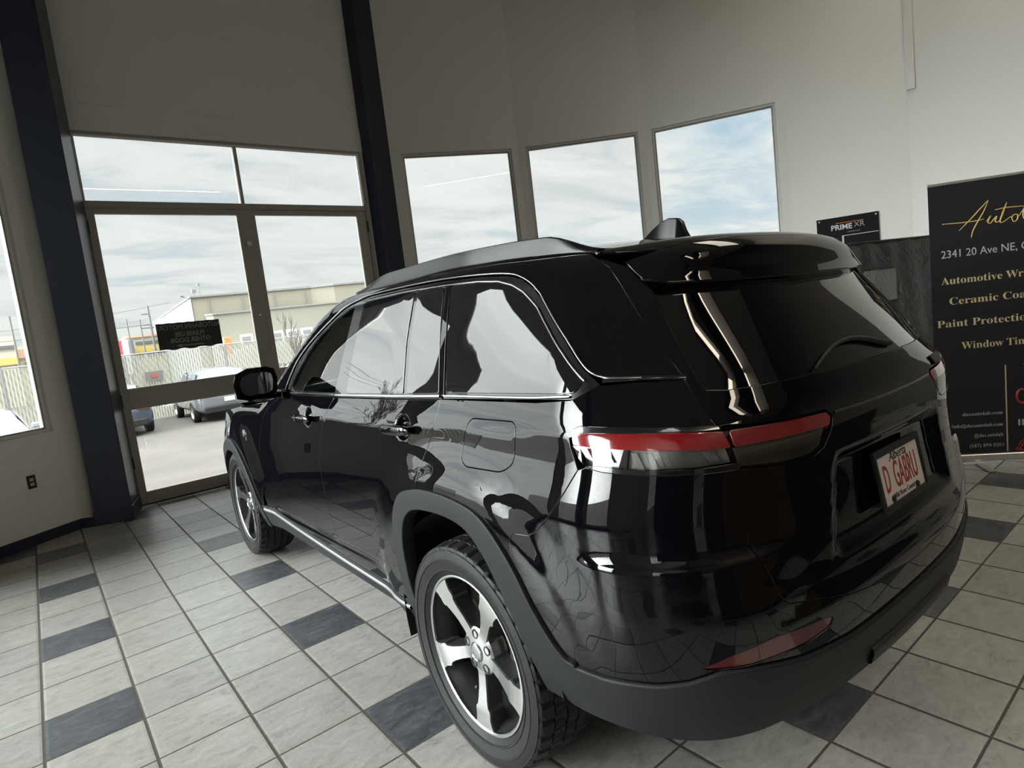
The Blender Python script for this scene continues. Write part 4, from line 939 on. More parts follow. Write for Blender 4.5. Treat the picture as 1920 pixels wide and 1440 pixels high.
# ---- wheels
def wheel(xc, s_, first=False):
    R_ = .386; zc_ = .385; yf = .962
    M = Matrix.Translation((xc, 0, zc_))
    if s_ < 0: M = Matrix.Diagonal((1, -1, 1, 1)) @ M
    def bb(mb, name, m, par, **k):
        o = mb.build(name, m, par, **k)
        if s_ < 0: o.data.flip_normals()
        return o
    # rim barrel (the wheel itself)
    w = MB()
    w.lathe([(.262, yf - .235), (.272, yf - .235), (.274, yf - .225), (.250, yf - .205), (.246, yf - .10), (.250, yf - .045), (.262, yf - .020), (.2625, yf - .010)], 72, 0, M)
    w.lathe([(.2625, yf - .010), (.262, yf - .002), (.2665, yf + .002), (.2725, yf + .001), (.2735, yf - .006), (.272, yf - .014)], 72, 1, M)
    w.lathe([(0, yf - .150), (.12, yf - .150), (.246, yf - .165)], 48, 2, M)
    wo = bb(w, 'wheel', [ALLOYD, MACH, SEAM], CAR, smooth=True, angle=35)
    # tyre with blocks and sipes
    t = MB(); y0 = yf - .225
    prof = [(.272, y0 + .0), (.290, y0 - .012), (.330, y0 - .020), (.362, y0 - .008), (.376, y0 + .012)]
    tread = []
    wy = .216; gro = [.045, .090, .135, .175]
    yy = 0.0; a = y0 + .012
    cuts = [0, .034, .040, .082, .090, .128, .136, .176, .182, .216]
    for i_, c in enumerate(cuts):
        base = .386 - .010 * abs(2 * c / .216 - 1)**3
        if i_ % 2 == 0: tread += [(base, a + c)]
        else: tread += [(base, a + c), (base - .009, a + c + .0015), (base - .009, a + c + (cuts[i_ + 1] - c if i_ + 1 < len(cuts) else .0) - .0015)] if i_ + 1 < len(cuts) else [(base, a + c)]
    p2 = [(.3735, yf + .010), (.366, yf + .0155), (.3645, yf + .0185), (.361, yf + .019), (.3595, yf + .0175), (.350, yf + .0205), (.336, yf + .0225), (.3345, yf + .0245), (.331, yf + .0245), (.3295, yf + .0215), (.312, yf + .0165), (.301, yf + .0130), (.2995, yf + .0155), (.294, yf + .0150), (.2925, yf + .0105), (.283, yf + .004), (.2735, yf - .004)]
    P_ = prof + tread + p2; nt0, nt1 = len(prof), len(prof) + len(tread)
    def mod(i, j):
        if nt0 <= j < nt1:
            y_ = P_[j][1] - a
            k_ = (i + int(y_ * 160)) % 5
            if P_[j][0] > .372 and k_ == 0: return -.0075
            if P_[j][0] > .372 and k_ == 2 and (i % 2): return -.002
        if nt1 <= j <= nt1 + 1: return -.005 if i % 5 == 0 else 0
        return 0
    t.lathe(P_, 200, 0, M, mod)
    to = bb(t, 'tyre', RUBBER, wo, smooth=True, angle=25)
    # brake disc + caliper
    d = MB(); d.lathe([(.05, yf - .12), (.165, yf - .12), (.165, yf - .098), (.05, yf - .098)], 48, 0, M, close=True); bb(d, 'brake_disc', BRAKE, wo, smooth=True, angle=30)
    d = MB(); V = []
    for y_ in (yf - .14, yf - .075):
        for r_ in (.115, .185):
            for an in np.linspace(2.5, 3.5, 7): V.append(M @ Vector((r_ * math.cos(an), y_, r_ * math.sin(an))))
    Fq = []
    for i in range(6): Fq += [(i, i + 1, 7 + i + 1, 7 + i), (14 + i + 1, 14 + i, 21 + i, 21 + i + 1), (i + 1, i, 14 + i, 14 + i + 1), (7 + i, 7 + i + 1, 21 + i + 1, 21 + i)]
    Fq += [(0, 7, 21, 14), (6, 20, 27, 13)]
    d.add(V, Fq); bb(d, 'brake_caliper', BLACKM, wo, bevel=.006)
    # five flared spokes
    rot0 = 50 if xc < 1 else 84
    half = [(.050, .020), (.085, .0205), (.125, .0215), (.165, .0250), (.188, .0305), (.196, .0400), (.205, .0415), (.222, .0400), (.245, .0455), (.2632, .0560)]
    for kk in range(5):
        an = math.radians(rot0 + 72 * kk); ca, sa = math.cos(an), math.sin(an)
        def pt(r_, w_, y_): return M @ Vector((r_ * ca - w_ * sa, y_, r_ * sa + w_ * ca))
        def yface(r_): return yf - .024 + .022 * float(sst(.07, .24, r_))
        mb = MB(); n_ = len(half); V = []
        for (r_, w_) in half:
            for q in (-1, 1): V.append(pt(r_, q * w_, yface(r_)))
        for (r_, w_) in half:
            for q in (-1, 1): V.append(pt(r_, q * (w_ + .002), yface(r_) - .006))
        for (r_, w_) in half:
            for q in (-1, 1): V.append(pt(r_, q * (w_ * .80 + .010), yface(r_) - .062))
        F0 = [(2 * i, 2 * i + 1, 2 * i + 3, 2 * i + 2) for i in range(n_ - 1)]
        b_ = len(mb.V); mb.V += [tuple(v) for v in V]; mb.F += F0; mb.M += [0] * len(F0)
        F1 = []
        for lv, mi in ((0, 0), (2 * n_, 1)):
            for q, (dx0, dx1) in enumerate(((0, 0), (1, 1))):
                for i in range(n_ - 1):
                    f = (lv + 2 * i + dx0, lv + 2 * i + 2 + dx0, lv + 2 * n_ + 2 * i + 2 + dx0, lv + 2 * n_ + 2 * i + dx0)
                    mb.F.append(f if q == 0 else f[::-1]); mb.M.append(1)
            e = (lv + 2 * n_ - 2, lv + 2 * n_ - 1, lv + 4 * n_ - 1, lv + 4 * n_ - 2); mb.F.append(e); mb.M.append(1)
        mb.F += [(4 * n_ + 2 * i + 2, 4 * n_ + 2 * i + 3, 4 * n_ + 2 * i + 1, 4 * n_ + 2 * i) for i in range(n_ - 1)]; mb.M += [1] * (n_ - 1)
        # dark pocket wedge at the root of each gap
        so = mb.build('spoke', [MACH, ALLOYD], wo); bm = bmesh.new(); bm.from_mesh(so.data); bmesh.ops.recalc_face_normals(bm, faces=bm.faces); bm.to_mesh(so.data); bm.free()
        an2 = an + PI / 5; ln = MB()
        lc = (.062 * math.cos(an2), .062 * math.sin(an2))
        Ml = M @ Matrix.Translation((lc[0], 0, lc[1]))
        ln.lathe([(0, yf - .026), (.0085, yf - .027), (.0105, yf - .034), (.0105, yf - .05)], 12, 0, Ml); ln.lathe([(.0125, yf - .0215), (.0165, yf - .0215), (.0165, yf - .05), (.0125, yf - .05)], 16, 1, Ml, close=True)
        bb(ln, 'lug_nut', [CHROME, BLACKM], wo, smooth=True, angle=40)
    hb = MB(); hb.lathe([(.034, yf - .020), (.050, yf - .0225), (.076, yf - .0245), (.084, yf - .032), (.084, yf - .09)], 48, 0, M); bb(hb, 'hub', MACH, wo, smooth=True, angle=35)
    hc = MB(); hc.lathe([(0, yf - .014), (.020, yf - .0145), (.027, yf - .016), (.031, yf - .0195), (.034, yf - .026)], 40, 0, M); hc.lathe([(.0285, yf - .0155), (.0305, yf - .0140), (.0325, yf - .0165)], 40, 1, M); bb(hc, 'hub_cap', [mat('silver_cap_%d%d' % (int(xc), s_), (.45, .45, .46), .35, .9), CHROME], wo, smooth=True, angle=40)
    for da in (8,):
        an = math.radians(rot0 - 115); vx = MB(); p0 = Vector((.225 * math.cos(an), yf - .075, .225 * math.sin(an))); p1 = p0 + Vector((-.03 * math.cos(an), .03, -.03 * math.sin(an)))
        vx.tube([M @ p0, M @ p1], .005, 8); bb(vx, 'tyre_valve', BLACKM, wo)
    return wo
for xc in (0, 2.964):
    for s_ in (1, -1): wheel(xc, s_)

# ================================================================ banner stand, partition, door notice
GOLD = mat('gold_print', (.55, .40, .13), .5); GOLDP = mat('pale_gold_print', (.50, .42, .24), .5); SILV = mat('silver_print', (.42, .43, .46), .5)
BANM = mat('banner_black_vinyl', (.012, .012, .014), .42, spec=.4)
ALU = mat('brushed_aluminium', (.62, .62, .60), .32, .9)
bu = Vector((math.cos(math.radians(-53)), math.sin(math.radians(-53)), 0)); B0 = Vector((5.41, -4.86, 0)); MBN = frame_M(B0, bu, Vector((0, 0, 1)))
bn = empty('banner_stand', tuple(B0 + bu * .42))
tag(bn, 'tall black roll-up banner with gold lettering standing right of the car', 'banner')
def bchild(o):
    o.parent = bn; o.matrix_parent_inverse = Matrix.Translation(bn.location).inverted(); return o
MB().box((.425, 1.07, 0), (.85, 2.00, .0015), MBN).build('banner_sheet', BANM, None)
sheet = bpy.data.objects['banner_sheet']; bchild(sheet)
bchild(MB().box((.425, 2.078, 0), (.86, .020, .016), MBN).build('top_rail', ALU, None, bevel=.003))
bs_ = MB(); bs_.box((.425, .062, -.012), (.87, .055, .085), MBN); bchild(bs_.build('base_cassette', ALU, None, bevel=.012, seg=3))
for u in (.16, .69):
    f_ = MB(); f_.box((u + .10, .010, .10), (.05, .012, .22), MBN @ Matrix.Rotation(.0, 4, 'Y')); f_.box((u + .03, .022, .03), (.11, .008, .012), MBN); bchild(f_.build('foot', ALU, None, bevel=.003))
bchild(MB().tube([MBN @ Vector((.425, .06, -.03)), MBN @ Vector((.425, 2.07, -.02))], .011, 10).build('support_pole', ALU, None, smooth=True, angle=40))
def serif(t):
    o = ''
    for c in t:
        if 'A' <= c <= 'Z': o += chr(0x1D400 + ord(c) - 65)
        elif 'a' <= c <= 'z': o += chr(0x1D41A + ord(c) - 97)
        else: o += c
    return o
def btext(t, x_, y_, w_, m_, ser=True, size=.075, bold=-.0004, al='LEFT'):
    """text scaled so that it is w_ wide, base line at (x_, y_)"""
    cu = bpy.data.curves.new('banner_text', 'FONT'); cu.body = serif(t) if ser else t; cu.size = size; cu.extrude = .0004; cu.offset = bold; cu.resolution_u = 3
    to = bpy.data.objects.new('banner_text', cu); COL.objects.link(to); dg = bpy.context.evaluated_depsgraph_get(); me = bpy.data.meshes.new_from_object(to.evaluated_get(dg)); bpy.data.objects.remove(to)
    xs = [v.co.x for v in me.vertices]; k = w_ / (max(xs) - min(xs)); me.materials.clear()
    x0_ = x_ if al == 'LEFT' else x_ - w_
    me.transform(MBN @ Matrix.Translation((x0_ - min(xs) * k, y_, .0015)) @ Matrix.Diagonal((k, 1, 1, 1)))
    me.name = 'banner_text'; o = link('banner_text', me, m_, sheet); return o
sheet_T = sheet
btext('2341 20 Ave NE, Calgary', .071, 1.552, .70, SILV, False, .078, 0)
btext('Automotive Wrapping', .064, 1.362, .74, GOLDP)
btext('Ceramic Coating', .112, 1.212, .62, GOLDP)
btext('Paint Protection Film', .028, 1.050, .80, GOLDP)
btext('Window Tinting', .178, .880, .52, GOLDP)
for i_, t in enumerate(('dasautolab.com', 'info@dasautolab.com', '@das.autolab', '(587) 899 0201')):
    btext(t, .424, (.378, .290, .213, .136)[i_], (.255, .325, .185, .215)[i_], SILV, True, .036, -.0002, 'RIGHT')
MB().box((.449, .416, .0015), (.008, .64, .001), MBN).build('divider', GOLDP, sheet)
REDP = mat('red_print', (.34, .02, .03), .5)
btext('2', .560, .695, .04, SILV, False, .07, 0)
btext('II', .520, .285, .035, SILV, False, .065, .001)
rb = MB()
for k_, (a_, b__) in enumerate((((.500, .105), (.545, .175)), ((.520, .105), (.560, .165)), ((.500, .105), (.590, .098)), ((.545, .175), (.60, .172)))):
    rb.tube([MBN @ Vector((a_[0], a_[1], .002)), MBN @ Vector((b__[0], b__[1], .002))], .004, 6)
rb.tube([MBN @ Vector((.545 + .03 * math.cos(t), .50 + .05 * math.sin(t), .002)) for t in np.linspace(1.2, 5.2, 14)], .008, 6); rb.build('red_emblem', REDP, sheet)
# hand-written style title as a thin ribbon of gold print
def spl(P, n=8):
    P = [Vector((*p, 0)) for p in P]; out = []
    for i in range(len(P) - 1):
        p0, p1, p2, p3 = P[max(i - 1, 0)], P[i], P[i + 1], P[min(i + 2, len(P) - 1)]
        for t in range(n):
            t /= n; out.append(.5 * ((2 * p1) + (p2 - p0) * t + (2 * p0 - 5 * p1 + 4 * p2 - p3) * t * t + (3 * p1 - p0 - 3 * p2 + p3) * t**3))
    out.append(P[-1]); return out
sc_w = MB()
strokes = [[(.085, 1.797), (.195, 1.790), (.300, 1.790), (.343, 1.797)], [(.188, 1.736), (.259, 1.804), (.324, 1.872), (.374, 1.922)], [(.374, 1.922), (.344, 1.851), (.300, 1.774), (.272, 1.718), (.263, 1.677)],
           [(.358, 1.775), (.385, 1.811), (.368, 1.773), (.383, 1.761), (.421, 1.803), (.412, 1.769), (.430, 1.763), (.455, 1.80), (.484, 1.890)], [(.484, 1.890), (.457, 1.821), (.442, 1.764), (.461, 1.758), (.508, 1.790)],
           [(.411, 1.849), (.489, 1.854), (.587, 1.848)], [(.508, 1.790), (.522, 1.752), (.543, 1.761), (.547, 1.793), (.523, 1.797), (.512, 1.771)], [(.547, 1.775), (.585, 1.83), (.625, 1.90), (.610, 1.91), (.580, 1.80), (.590, 1.758), (.615, 1.775)],
           [(.655, 1.79), (.630, 1.80), (.620, 1.765), (.645, 1.765), (.665, 1.80), (.660, 1.765), (.680, 1.765)], [(.680, 1.765), (.72, 1.85), (.735, 1.90), (.715, 1.85), (.705, 1.77), (.735, 1.765), (.745, 1.80), (.715, 1.80)]]
for st_ in strokes:
    q = [MBN @ Vector((p.x, p.y, .0022)) for p in spl(st_)]
    sc_w.tube(q, [.0022 + .0020 * math.sin(PI * i / (len(q) - 1)) for i in range(len(q))], 6)
sc_w.build('banner_script', GOLD, sheet, smooth=True)

# black vinyl sheet wall behind the car, with a clear pocket
VIN = bpy.data.materials.new('wrinkled_black_vinyl'); VIN.use_nodes = True; n = VIN.node_tree; b = n.nodes['Principled BSDF']
b.inputs['Base Color'].default_value = (.016, .016, .018, 1); b.inputs['Roughness'].default_value = .38
t = n.nodes.new('ShaderNodeTexCoord'); f = nnoise(n, t.outputs['Object'], 3.2, 6, .6, 1.6); bp = n.nodes.new('ShaderNodeBump'); bp.inputs['Strength'].default_value = .8; bp.inputs['Distance'].default_value = .05; n.links.new(f, bp.inputs['Height']); n.links.new(bp.outputs[0], b.inputs['Normal'])
PA, PB = Vector((7.22 - 1.1, -3.58 + .46, 0)), Vector((8.40, -4.07, 0)); PU = (PB - PA).normalized(); PLn = (PB - PA).length
MP = frame_M(PA, PU, Vector((0, 0, 1)))
prt = MB(); nx, nz = 60, 40; V = []
for j in range(nz + 1):
    for i in range(nx + 1):
        u, v_ = PLn * i / nx, 1.850 * j / nz
        V.append(MP @ Vector((u, v_ - .006 * abs(math.sin(u * 2.3)) * (j == nz), .018 * math.sin(u * 7 + 1.3 * math.sin(v_ * 2)) * (1 - v_ / 2.2) + .006 * math.sin(u * 23 + v_ * 3))))
prt.add(V, [(j * (nx + 1) + i, j * (nx + 1) + i + 1, (j + 1) * (nx + 1) + i + 1, (j + 1) * (nx + 1) + i) for j in range(nz) for i in range(nx)])
po = prt.build('vinyl_curtain', VIN, smooth=True); md = po.modifiers.new('thickness', 'SOLIDIFY'); md.thickness = .004
tag(po, 'wrinkled black vinyl curtain screen standing behind the car under the wall sign', 'curtain')
MB().tube([MP @ Vector((0, 1.852, 0)), MP @ Vector((PLn, 1.852, 0))], .010, 10).build('curtain_rail', BLACKM, po, smooth=True, angle=40)
for u in (.03, PLn - .03): MB().tube([MP @ Vector((u, 0, -.03)), MP @ Vector((u, 1.86, -.03))], .014, 10).build('curtain_post', BLACKM, po, smooth=True, angle=40)
pk = bpy.data.materials.new('crumpled_clear_pocket'); pk.use_nodes = True; n = pk.node_tree; b = n.nodes['Principled BSDF']
b.inputs['Base Color'].default_value = (.05, .05, .052, 1); b.inputs['Roughness'].default_value = .10; b.inputs['Coat Weight'].default_value = 1
t = n.nodes.new('ShaderNodeTexCoord'); f = nnoise(n, t.outputs['Object'], 9, 5, .6, 2.5); bp = n.nodes.new('ShaderNodeBump'); bp.inputs['Strength'].default_value = 1; bp.inputs['Distance'].default_value = .05; n.links.new(f, bp.inputs['Height']); n.links.new(bp.outputs[0], b.inputs['Normal'])
u0 = 1.05 + .30
MB().box((u0 + .22, 1.37, .030), (.44, .34, .004), MP).build('clear_pocket', pk, po, bevel=.002)

# notice stuck on the inside of the left door glass (it reads from outside, so mirrored in here)
NOTE = mat('black_notice_film', (.022, .022, .022), .5); NOTET = mat('notice_print', (.32, .31, .30), .6)
nb = MB(); nxn = 24; V = []
for k_, zz_ in enumerate((-.020, -.022)):
    for i in range(nxn + 1):
        u = .458 + .622 * i / nxn
        V += [MD @ Vector((u, 1.583 + .006 * math.sin(i * .9) - .006 * math.sin(PI * i / nxn), zz_)), MD @ Vector((u, 1.860 + .002 * math.sin(i * 1.7), zz_))]
nb.add(V, [(2 * i, 2 * i + 2, 2 * i + 3, 2 * i + 1) for i in range(nxn)]); bq = 2 * (nxn + 1)
nb.F += [(bq + 2 * i + 1, bq + 2 * i + 3, bq + 2 * i + 2, bq + 2 * i) for i in range(nxn)]; nb.M += [0] * nxn
no = nb.build('door_notice', NOTE); tag(no, 'small black notice stuck to the glass of the left entrance door, its words reversed', 'notice')
def ntext(tx, sz, x_, y_, **k): return text_mesh('notice_text', tx, sz, NOTET, no, MD @ Matrix.Translation((x_, y_, -.0188)) @ Matrix.Diagonal((-1, 1, 1, 1)), ext=.0003, **k)
ntext('AUTOBAHN MOTORS', .076, .769, 1.790, align='CENTER', sx=.84)
ntext('PLEASE USE', .066, .769, 1.712, align='CENTER', sx=.86, bold=.001)
ntext('OTHER DOOR', .066, .769, 1.648, align='CENTER', sx=.92, bold=.001)
ar = MB(); ar.prism([(.615, 1.612), (.675, 1.630), (.675, 1.617), (.895, 1.617), (.895, 1.607), (.675, 1.607), (.675, 1.595)], -.0188, -.0186, 0, MD); ar.build('notice_arrow', NOTET, no)

# ================================================================ ceiling lights (two mirrored in the rear window, two added as fill)
LAMP = mat('warm_diffuser', (.8, .75, .65), .4, emit=(1.0, .86, .68), es=8.0); LAMP_FILL = mat('fill_diffuser', (.8, .78, .7), .4, emit=(1.0, .90, .74), es=2.6); LFR = mat('white_enamel', (.6, .6, .58), .4)
def troffer(x, y, L, W_, rz, lab, well=.70, lm=None):
    mb = MB()      # deep well, dark cheeks added to hide the top diffuser from the panes
    for (cx_, cy_, sx_, sy_) in ((W_ / 2 + .02, 0, .04, L + .08), (-W_ / 2 - .02, 0, .04, L + .08), (0, L / 2 + .02, W_, .04), (0, -L / 2 - .02, W_, .04)): mb.box((cx_, cy_, -well / 2), (sx_, sy_, well))
    mb.box((0, 0, .02), (W_ + .08, L + .08, .04))
    o = mb.build('ceiling_light', BLACKM); o.location = (x, y, CEIL - .04); o.rotation_euler = (0, 0, rz)
    MB().box((0, 0, -.006), (W_, L, .008)).build('diffuser', lm or LAMP, o)
    tag(o, lab, 'ceiling light', 'deep ceiling lights behind the camera'); return o
troffer(4.75, -8.95, 2.7, .30, math.radians(32), 'narrow warm ceiling light behind the camera, mirrored in the rear window')
troffer(5.95, -9.0, 2.7, .55, math.radians(15), 'wide warm ceiling light, mirrored as the broad strip in the rear window')
troffer(7.3, -5.3, 2.4, 1.2, math.radians(10), 'broad warm fill light added high over the banner, above the frame', .16, LAMP_FILL)  # added lamp, warms and lifts the right floor and walls
troffer(3.0, -11.5, 1.3, 4.4, 0, 'broad warm fill light added unseen over the back wall of the hall', .30)  # added lamp, general fill from the rear of the hall
# unseen furniture added behind the camera to reflect dark and brown in the tailgate
WOOD = mat('brown_wood_panel', (.085, .045, .018), .45, vary=(6, .3))
rc = empty('added_counter', (3.6, -8.3, 0)); tag(rc, 'added dark counter with brown wooden top behind the camera, darkening the tailgate reflection', 'counter')
for nm, c, d, m_ in (('front_panel', (3.6, -8.0, .50), (5.6, .08, 1.0), BLACKM), ('counter_top', (3.6, -8.25, 1.03), (5.8, .75, .06), WOOD), ('end_panel', (.85, -8.25, .50), (.08, .60, 1.0), WOOD), ('end_panel', (6.35, -8.25, .50), (.08, .60, 1.0), WOOD), ('wood_band', (2.4, -7.95, .35), (1.6, .03, .5), WOOD)):
    o = MB().box(c, d).build(nm, m_, bevel=.01); o.parent = rc; o.matrix_parent_inverse = Matrix.Translation(rc.location).inverted()
sc_ = MB().box((-1.1, -8.3, .9), (2.4, .6, 1.8)).build('added_cabinet', BLACKM, bevel=.01); tag(sc_, 'added tall black cabinet behind the camera, darkening the bumper corner reflection', 'cabinet')  # added unseen block, keeps the bumper corner reflection dark
for x_ in (-1.7, -.5): MB().box((x_, -7.99, .9), (1.14, .025, 1.72)).build('cabinet_door', BLACKM, sc_, bevel=.004)

# ================================================================ OUTSIDE
GZ = -.70
gm = bpy.data.materials.new('parking_asphalt'); gm.use_nodes = True; n = gm.node_tree; b = n.nodes['Principled BSDF']; t = n.nodes.new('ShaderNodeTexCoord')
f1 = nnoise(n, t.outputs['Object'], .5, 6, .65); f2 = nnoise(n, t.outputs['Object'], 26, 4, .7)
n.links.new(nramp(n, nmath(n, 'ADD', nmath(n, 'MULTIPLY', f1, .6), nmath(n, 'MULTIPLY', f2, .4)), [(.32, (.054, .048, .043)), (.5, (.078, .069, .061)), (.68, (.104, .093, .083))]), b.inputs['Base Color']); b.inputs['Roughness'].default_value = .9
g_ = MB().prism([(CX + 160 * math.cos(t_), CY + 160 * math.sin(t_)) for t_ in np.linspace(0, 2 * PI, 49)[:-1]], GZ - .3, GZ).build('ground', gm); g_['kind'] = 'structure'
# building plinth under the showroom floor and landing
pl_ = MB().prism([(p[0] * 1.0, p[1]) for p in fp], GZ, -.12).build('wall_plinth', mat('concrete', (.40, .39, .37), .85, bump=(40, .2)))
struct(pl_)
WHITEF = mat('white_fence_slat', (.62, .61, .55), .6); WIRE = mat('galvanised_wire', (.38, .38, .38), .5, .6)
fpts = [(-14, 17.6), (-.48, 18.6), (2.94, 19.40), (6.45, 19.86), (9.96, 20.0), (22, 19.6)]
fn = empty('slatted_fence', (3, 19.4, GZ)); tag(fn, 'pale slatted chain-link fence along the far side of the parking lot', 'fence')
fmat = bpy.data.materials.new('fence_slats'); fmat.use_nodes = True; n = fmat.node_tree; b = n.nodes['Principled BSDF']; t = n.nodes.new('ShaderNodeTexCoord')
w1 = n.nodes.new('ShaderNodeTexWave'); w1.inputs['Scale'].default_value = 3.0; n.links.new(nmap(n, t.outputs['Object'], (1, 1, .62)), w1.inputs[0]); w1.bands_direction = 'DIAGONAL'; w1.inputs['Distortion'].default_value = .3
n.links.new(nramp(n, w1.outputs['Fac'], [(.15, (.31, .30, .245)), (.45, (.42, .405, .34))]), b.inputs['Base Color']); b.inputs['Roughness'].default_value = .7
for i in range(len(fpts) - 1):
    A, B = Vector((*fpts[i], 0)), Vector((*fpts[i + 1], 0)); L = (B - A).length; M = frame_M(A, (B - A), Vector((0, 0, 1))); mb = MB()
    ns = int(L / .088)
    for k in range(ns): mb.box(((k + .5) * L / ns, GZ + 1.22, 0), (.062, 2.40, .006), M)
    o = mb.build('slat_panel', fmat, fn); o.matrix_parent_inverse = Matrix.Translation(fn.location).inverted()
    tp = MB(); tp.tube([M @ Vector((0, GZ + 2.47, 0)), M @ Vector((L, GZ + 2.47, 0))], .022, 8); tp.build('top_rail', WIRE, fn).matrix_parent_inverse = Matrix.Translation(fn.location).inverted()
    for k in range(int(L / 3) + 1):
        MB().tube([M @ Vector((k * 3, GZ, .02)), M @ Vector((k * 3, GZ + 2.5, .02))], .030, 8).build('fence_post', WIRE, fn).matrix_parent_inverse = Matrix.Translation(fn.location).inverted()
fs = MB().box((3.78, 19.42, .90), (.62, .02, .34), rz=math.radians(13)).build('fence_sign', mat('grey_sign_panel', (.20, .18, .17), .5)); tag(fs, 'small dark rectangular sign hung on the pale fence', 'sign')
MB().box((3.785, 19.405, .90), (.22, .02, .14), rz=math.radians(13)).build('sign_print', mat('faded_red_print', (.40, .10, .08), .6), fs)

# buildings beyond the fence
CREAM = mat('cream_block_wall', (.28, .26, .205), .8, vary=(.6, .04)); GREYB = mat('pale_grey_cladding', (.15, .165, .185), .7); CAP = mat('grey_parapet_cap', (.25, .25, .25), .6)
BZ = 4.62
bl_ = empty('warehouse', (12, 32, GZ)); tag(bl_, 'long cream warehouse with a grey parapet line beyond the fence', 'building')
def wparent(o, p): o.parent = p; o.matrix_parent_inverse = Matrix.Translation(p.location).inverted(); return o
wparent(MB().prism([(7.8, 30.83), (13.97, 29.3), (15.12, 28.54), (24, 26.0), (34, 44), (9.31, 54)], GZ, BZ).build('wall', CREAM), bl_)
wparent(MB().prism([(7.75, 30.9), (7.77, 30.80), (9.29, 53.8), (9.20, 53.9)], GZ, BZ - .02).build('side_cladding', GREYB), bl_)
wparent(MB().prism([(7.70, 30.73), (13.97, 29.22), (15.08, 28.46), (24.1, 25.9), (34, 44), (9.2, 54.1)], BZ, BZ + .10).build('parapet_cap', CAP), bl_)
for k in range(4):
    A = Vector((7.8, 30.80, 0)).lerp(Vector((13.97, 29.27, 0)), .13 + k * .27); wparent(MB().box((A.x, A.y - .02, (GZ + BZ) / 2 + 1.2), (.05, .03, 2.6)).build('wall_joint', CAP, None), bl_)
lw = empty('low_annex', (12, 28.6, GZ)); tag(lw, 'low cream annex in front of the warehouse, behind the row of white boxes', 'building')
wparent(MB().prism([(8.3, 30.5), (8.6, 30.1), (15.2, 28.1), (23, 25.2), (23.4, 26.1)], GZ, 3.55).build('wall', mat('pale_annex_wall', (.26, .25, .21), .8)), lw)
wparent(MB().prism([(8.25, 30.5), (8.55, 30.02), (15.2, 28.02), (23, 25.1), (23.5, 26.1)], 3.55, 3.63).build('parapet_cap', CAP), lw)
WB = mat('white_enamel_box', (.62, .63, .62), .5); ORG = mat('orange_panel', (.65, .28, .10), .6)
unit = MB().box((0, 0, .35), (.62, .5, .70)).build('cooling_unit', WB, bevel=.03); MB().box((0, -.255, .35), (.42, .02, .46)).build('fan_grille', CAP, unit)
tag(unit, 'one of a row of white boxes showing over the fence before the cream wall', 'cooling unit', 'white boxes over the fence')
for k in range(9):
    P = Vector((9.5, 27.7, 1.55)).lerp(Vector((15.4, 25.9, 1.55)), k / 8.0)
    c_ = unit if k == 0 else copy_tree(unit); c_.location = P; c_.rotation_euler = (0, 0, math.radians(-17))
    c_['label'] = ('first', 'second', 'third', 'fourth', 'fifth', 'sixth', 'seventh', 'eighth', 'ninth')[k] + ' white box from the left in the row over the fence'
ogd = MB().box((8.55, 27.9, 1.75), (.35, .3, .9)).build('gas_cabinet', ORG, bevel=.02); tag(ogd, 'small orange cabinet showing over the fence left of the white boxes', 'cabinet')
sh_ = MB().box((12.2, 28.3, 1.0), (8.6, 1.0, 1.10), rz=math.radians(-17)).build('loading_deck', mat('pale_deck', (.5, .5, .48), .7)); tag(sh_, 'pale raised deck carrying the white boxes behind the fence', 'deck')
def fbox(name, c, d, m, lab, cat, group=None, rz=0.):
    o = MB().box(c, d, rz=rz).build(name, m, bevel=.02); tag(o, lab, cat, group); return o
YEL = mat('yellow_cladding', (.70, .52, .16), .7); SALM = mat('salmon_cladding', (.62, .40, .28), .7); LCR = mat('light_cream', (.66, .62, .48), .7); DKG = mat('dark_roof_band', (.16, .16, .17), .6); REDB = mat('red_cladding', (.55, .10, .12), .6)
y1 = empty('shop_building', (-2, 49, GZ)); tag(y1, 'far yellow and cream shop building with a dark roof band, seen through the left window', 'building')
for nm, c, d, m_ in (('wall', (-3.2, 49.5, 1.8), (6.0, 1.5, 5.0), LCR), ('roof_band', (-3.2, 48.7, 3.55), (6.1, .2, .22), DKG), ('sign_band', (-3.2, 48.7, 2.55), (6.0, .2, .50), YEL)): wparent(MB().box(c, d).build(nm, m_), y1)
y2 = empty('shop_building', (2, 50, GZ)); tag(y2, 'far low salmon shop with a parked vehicle roof before it, left of the navy column', 'building')
for nm, c, d, m_ in (('wall', (1.6, 50.2, 1.4), (3.6, 1.5, 4.2), LCR), ('sign_band', (1.2, 49.3, 3.0), (3.2, .2, .62), SALM), ('window_band', (1.4, 49.35, 2.2), (2.6, .12, .35), DKG)): wparent(MB().box(c, d).build(nm, m_), y2)
y3 = empty('shop_building', (7.2, 48.5, GZ)); tag(y3, 'far yellow-fronted shop with an orange roof line, seen left of the door notice', 'building')
for nm, c, d, m_ in (('wall', (7.6, 49.3, 1.4), (2.7, 1.5, 4.0), LCR), ('roof_band', (7.6, 48.45, 3.42), (2.7, .2, .16), SALM), ('sign_band', (7.6, 48.45, 2.36), (2.7, .2, .42), YEL), ('window_band', (7.9, 48.5, 2.9), (1.8, .15, .22), DKG), ('window_band', (7.9, 48.5, 1.93), (1.6, .15, .26), DKG)): wparent(MB().box(c, d).build(nm, m_), y3)
tr_ = empty('cargo_truck', (6.0, 48, GZ)); tag(tr_, 'red and white cargo box over the fence at the left edge of the door glass', 'truck')
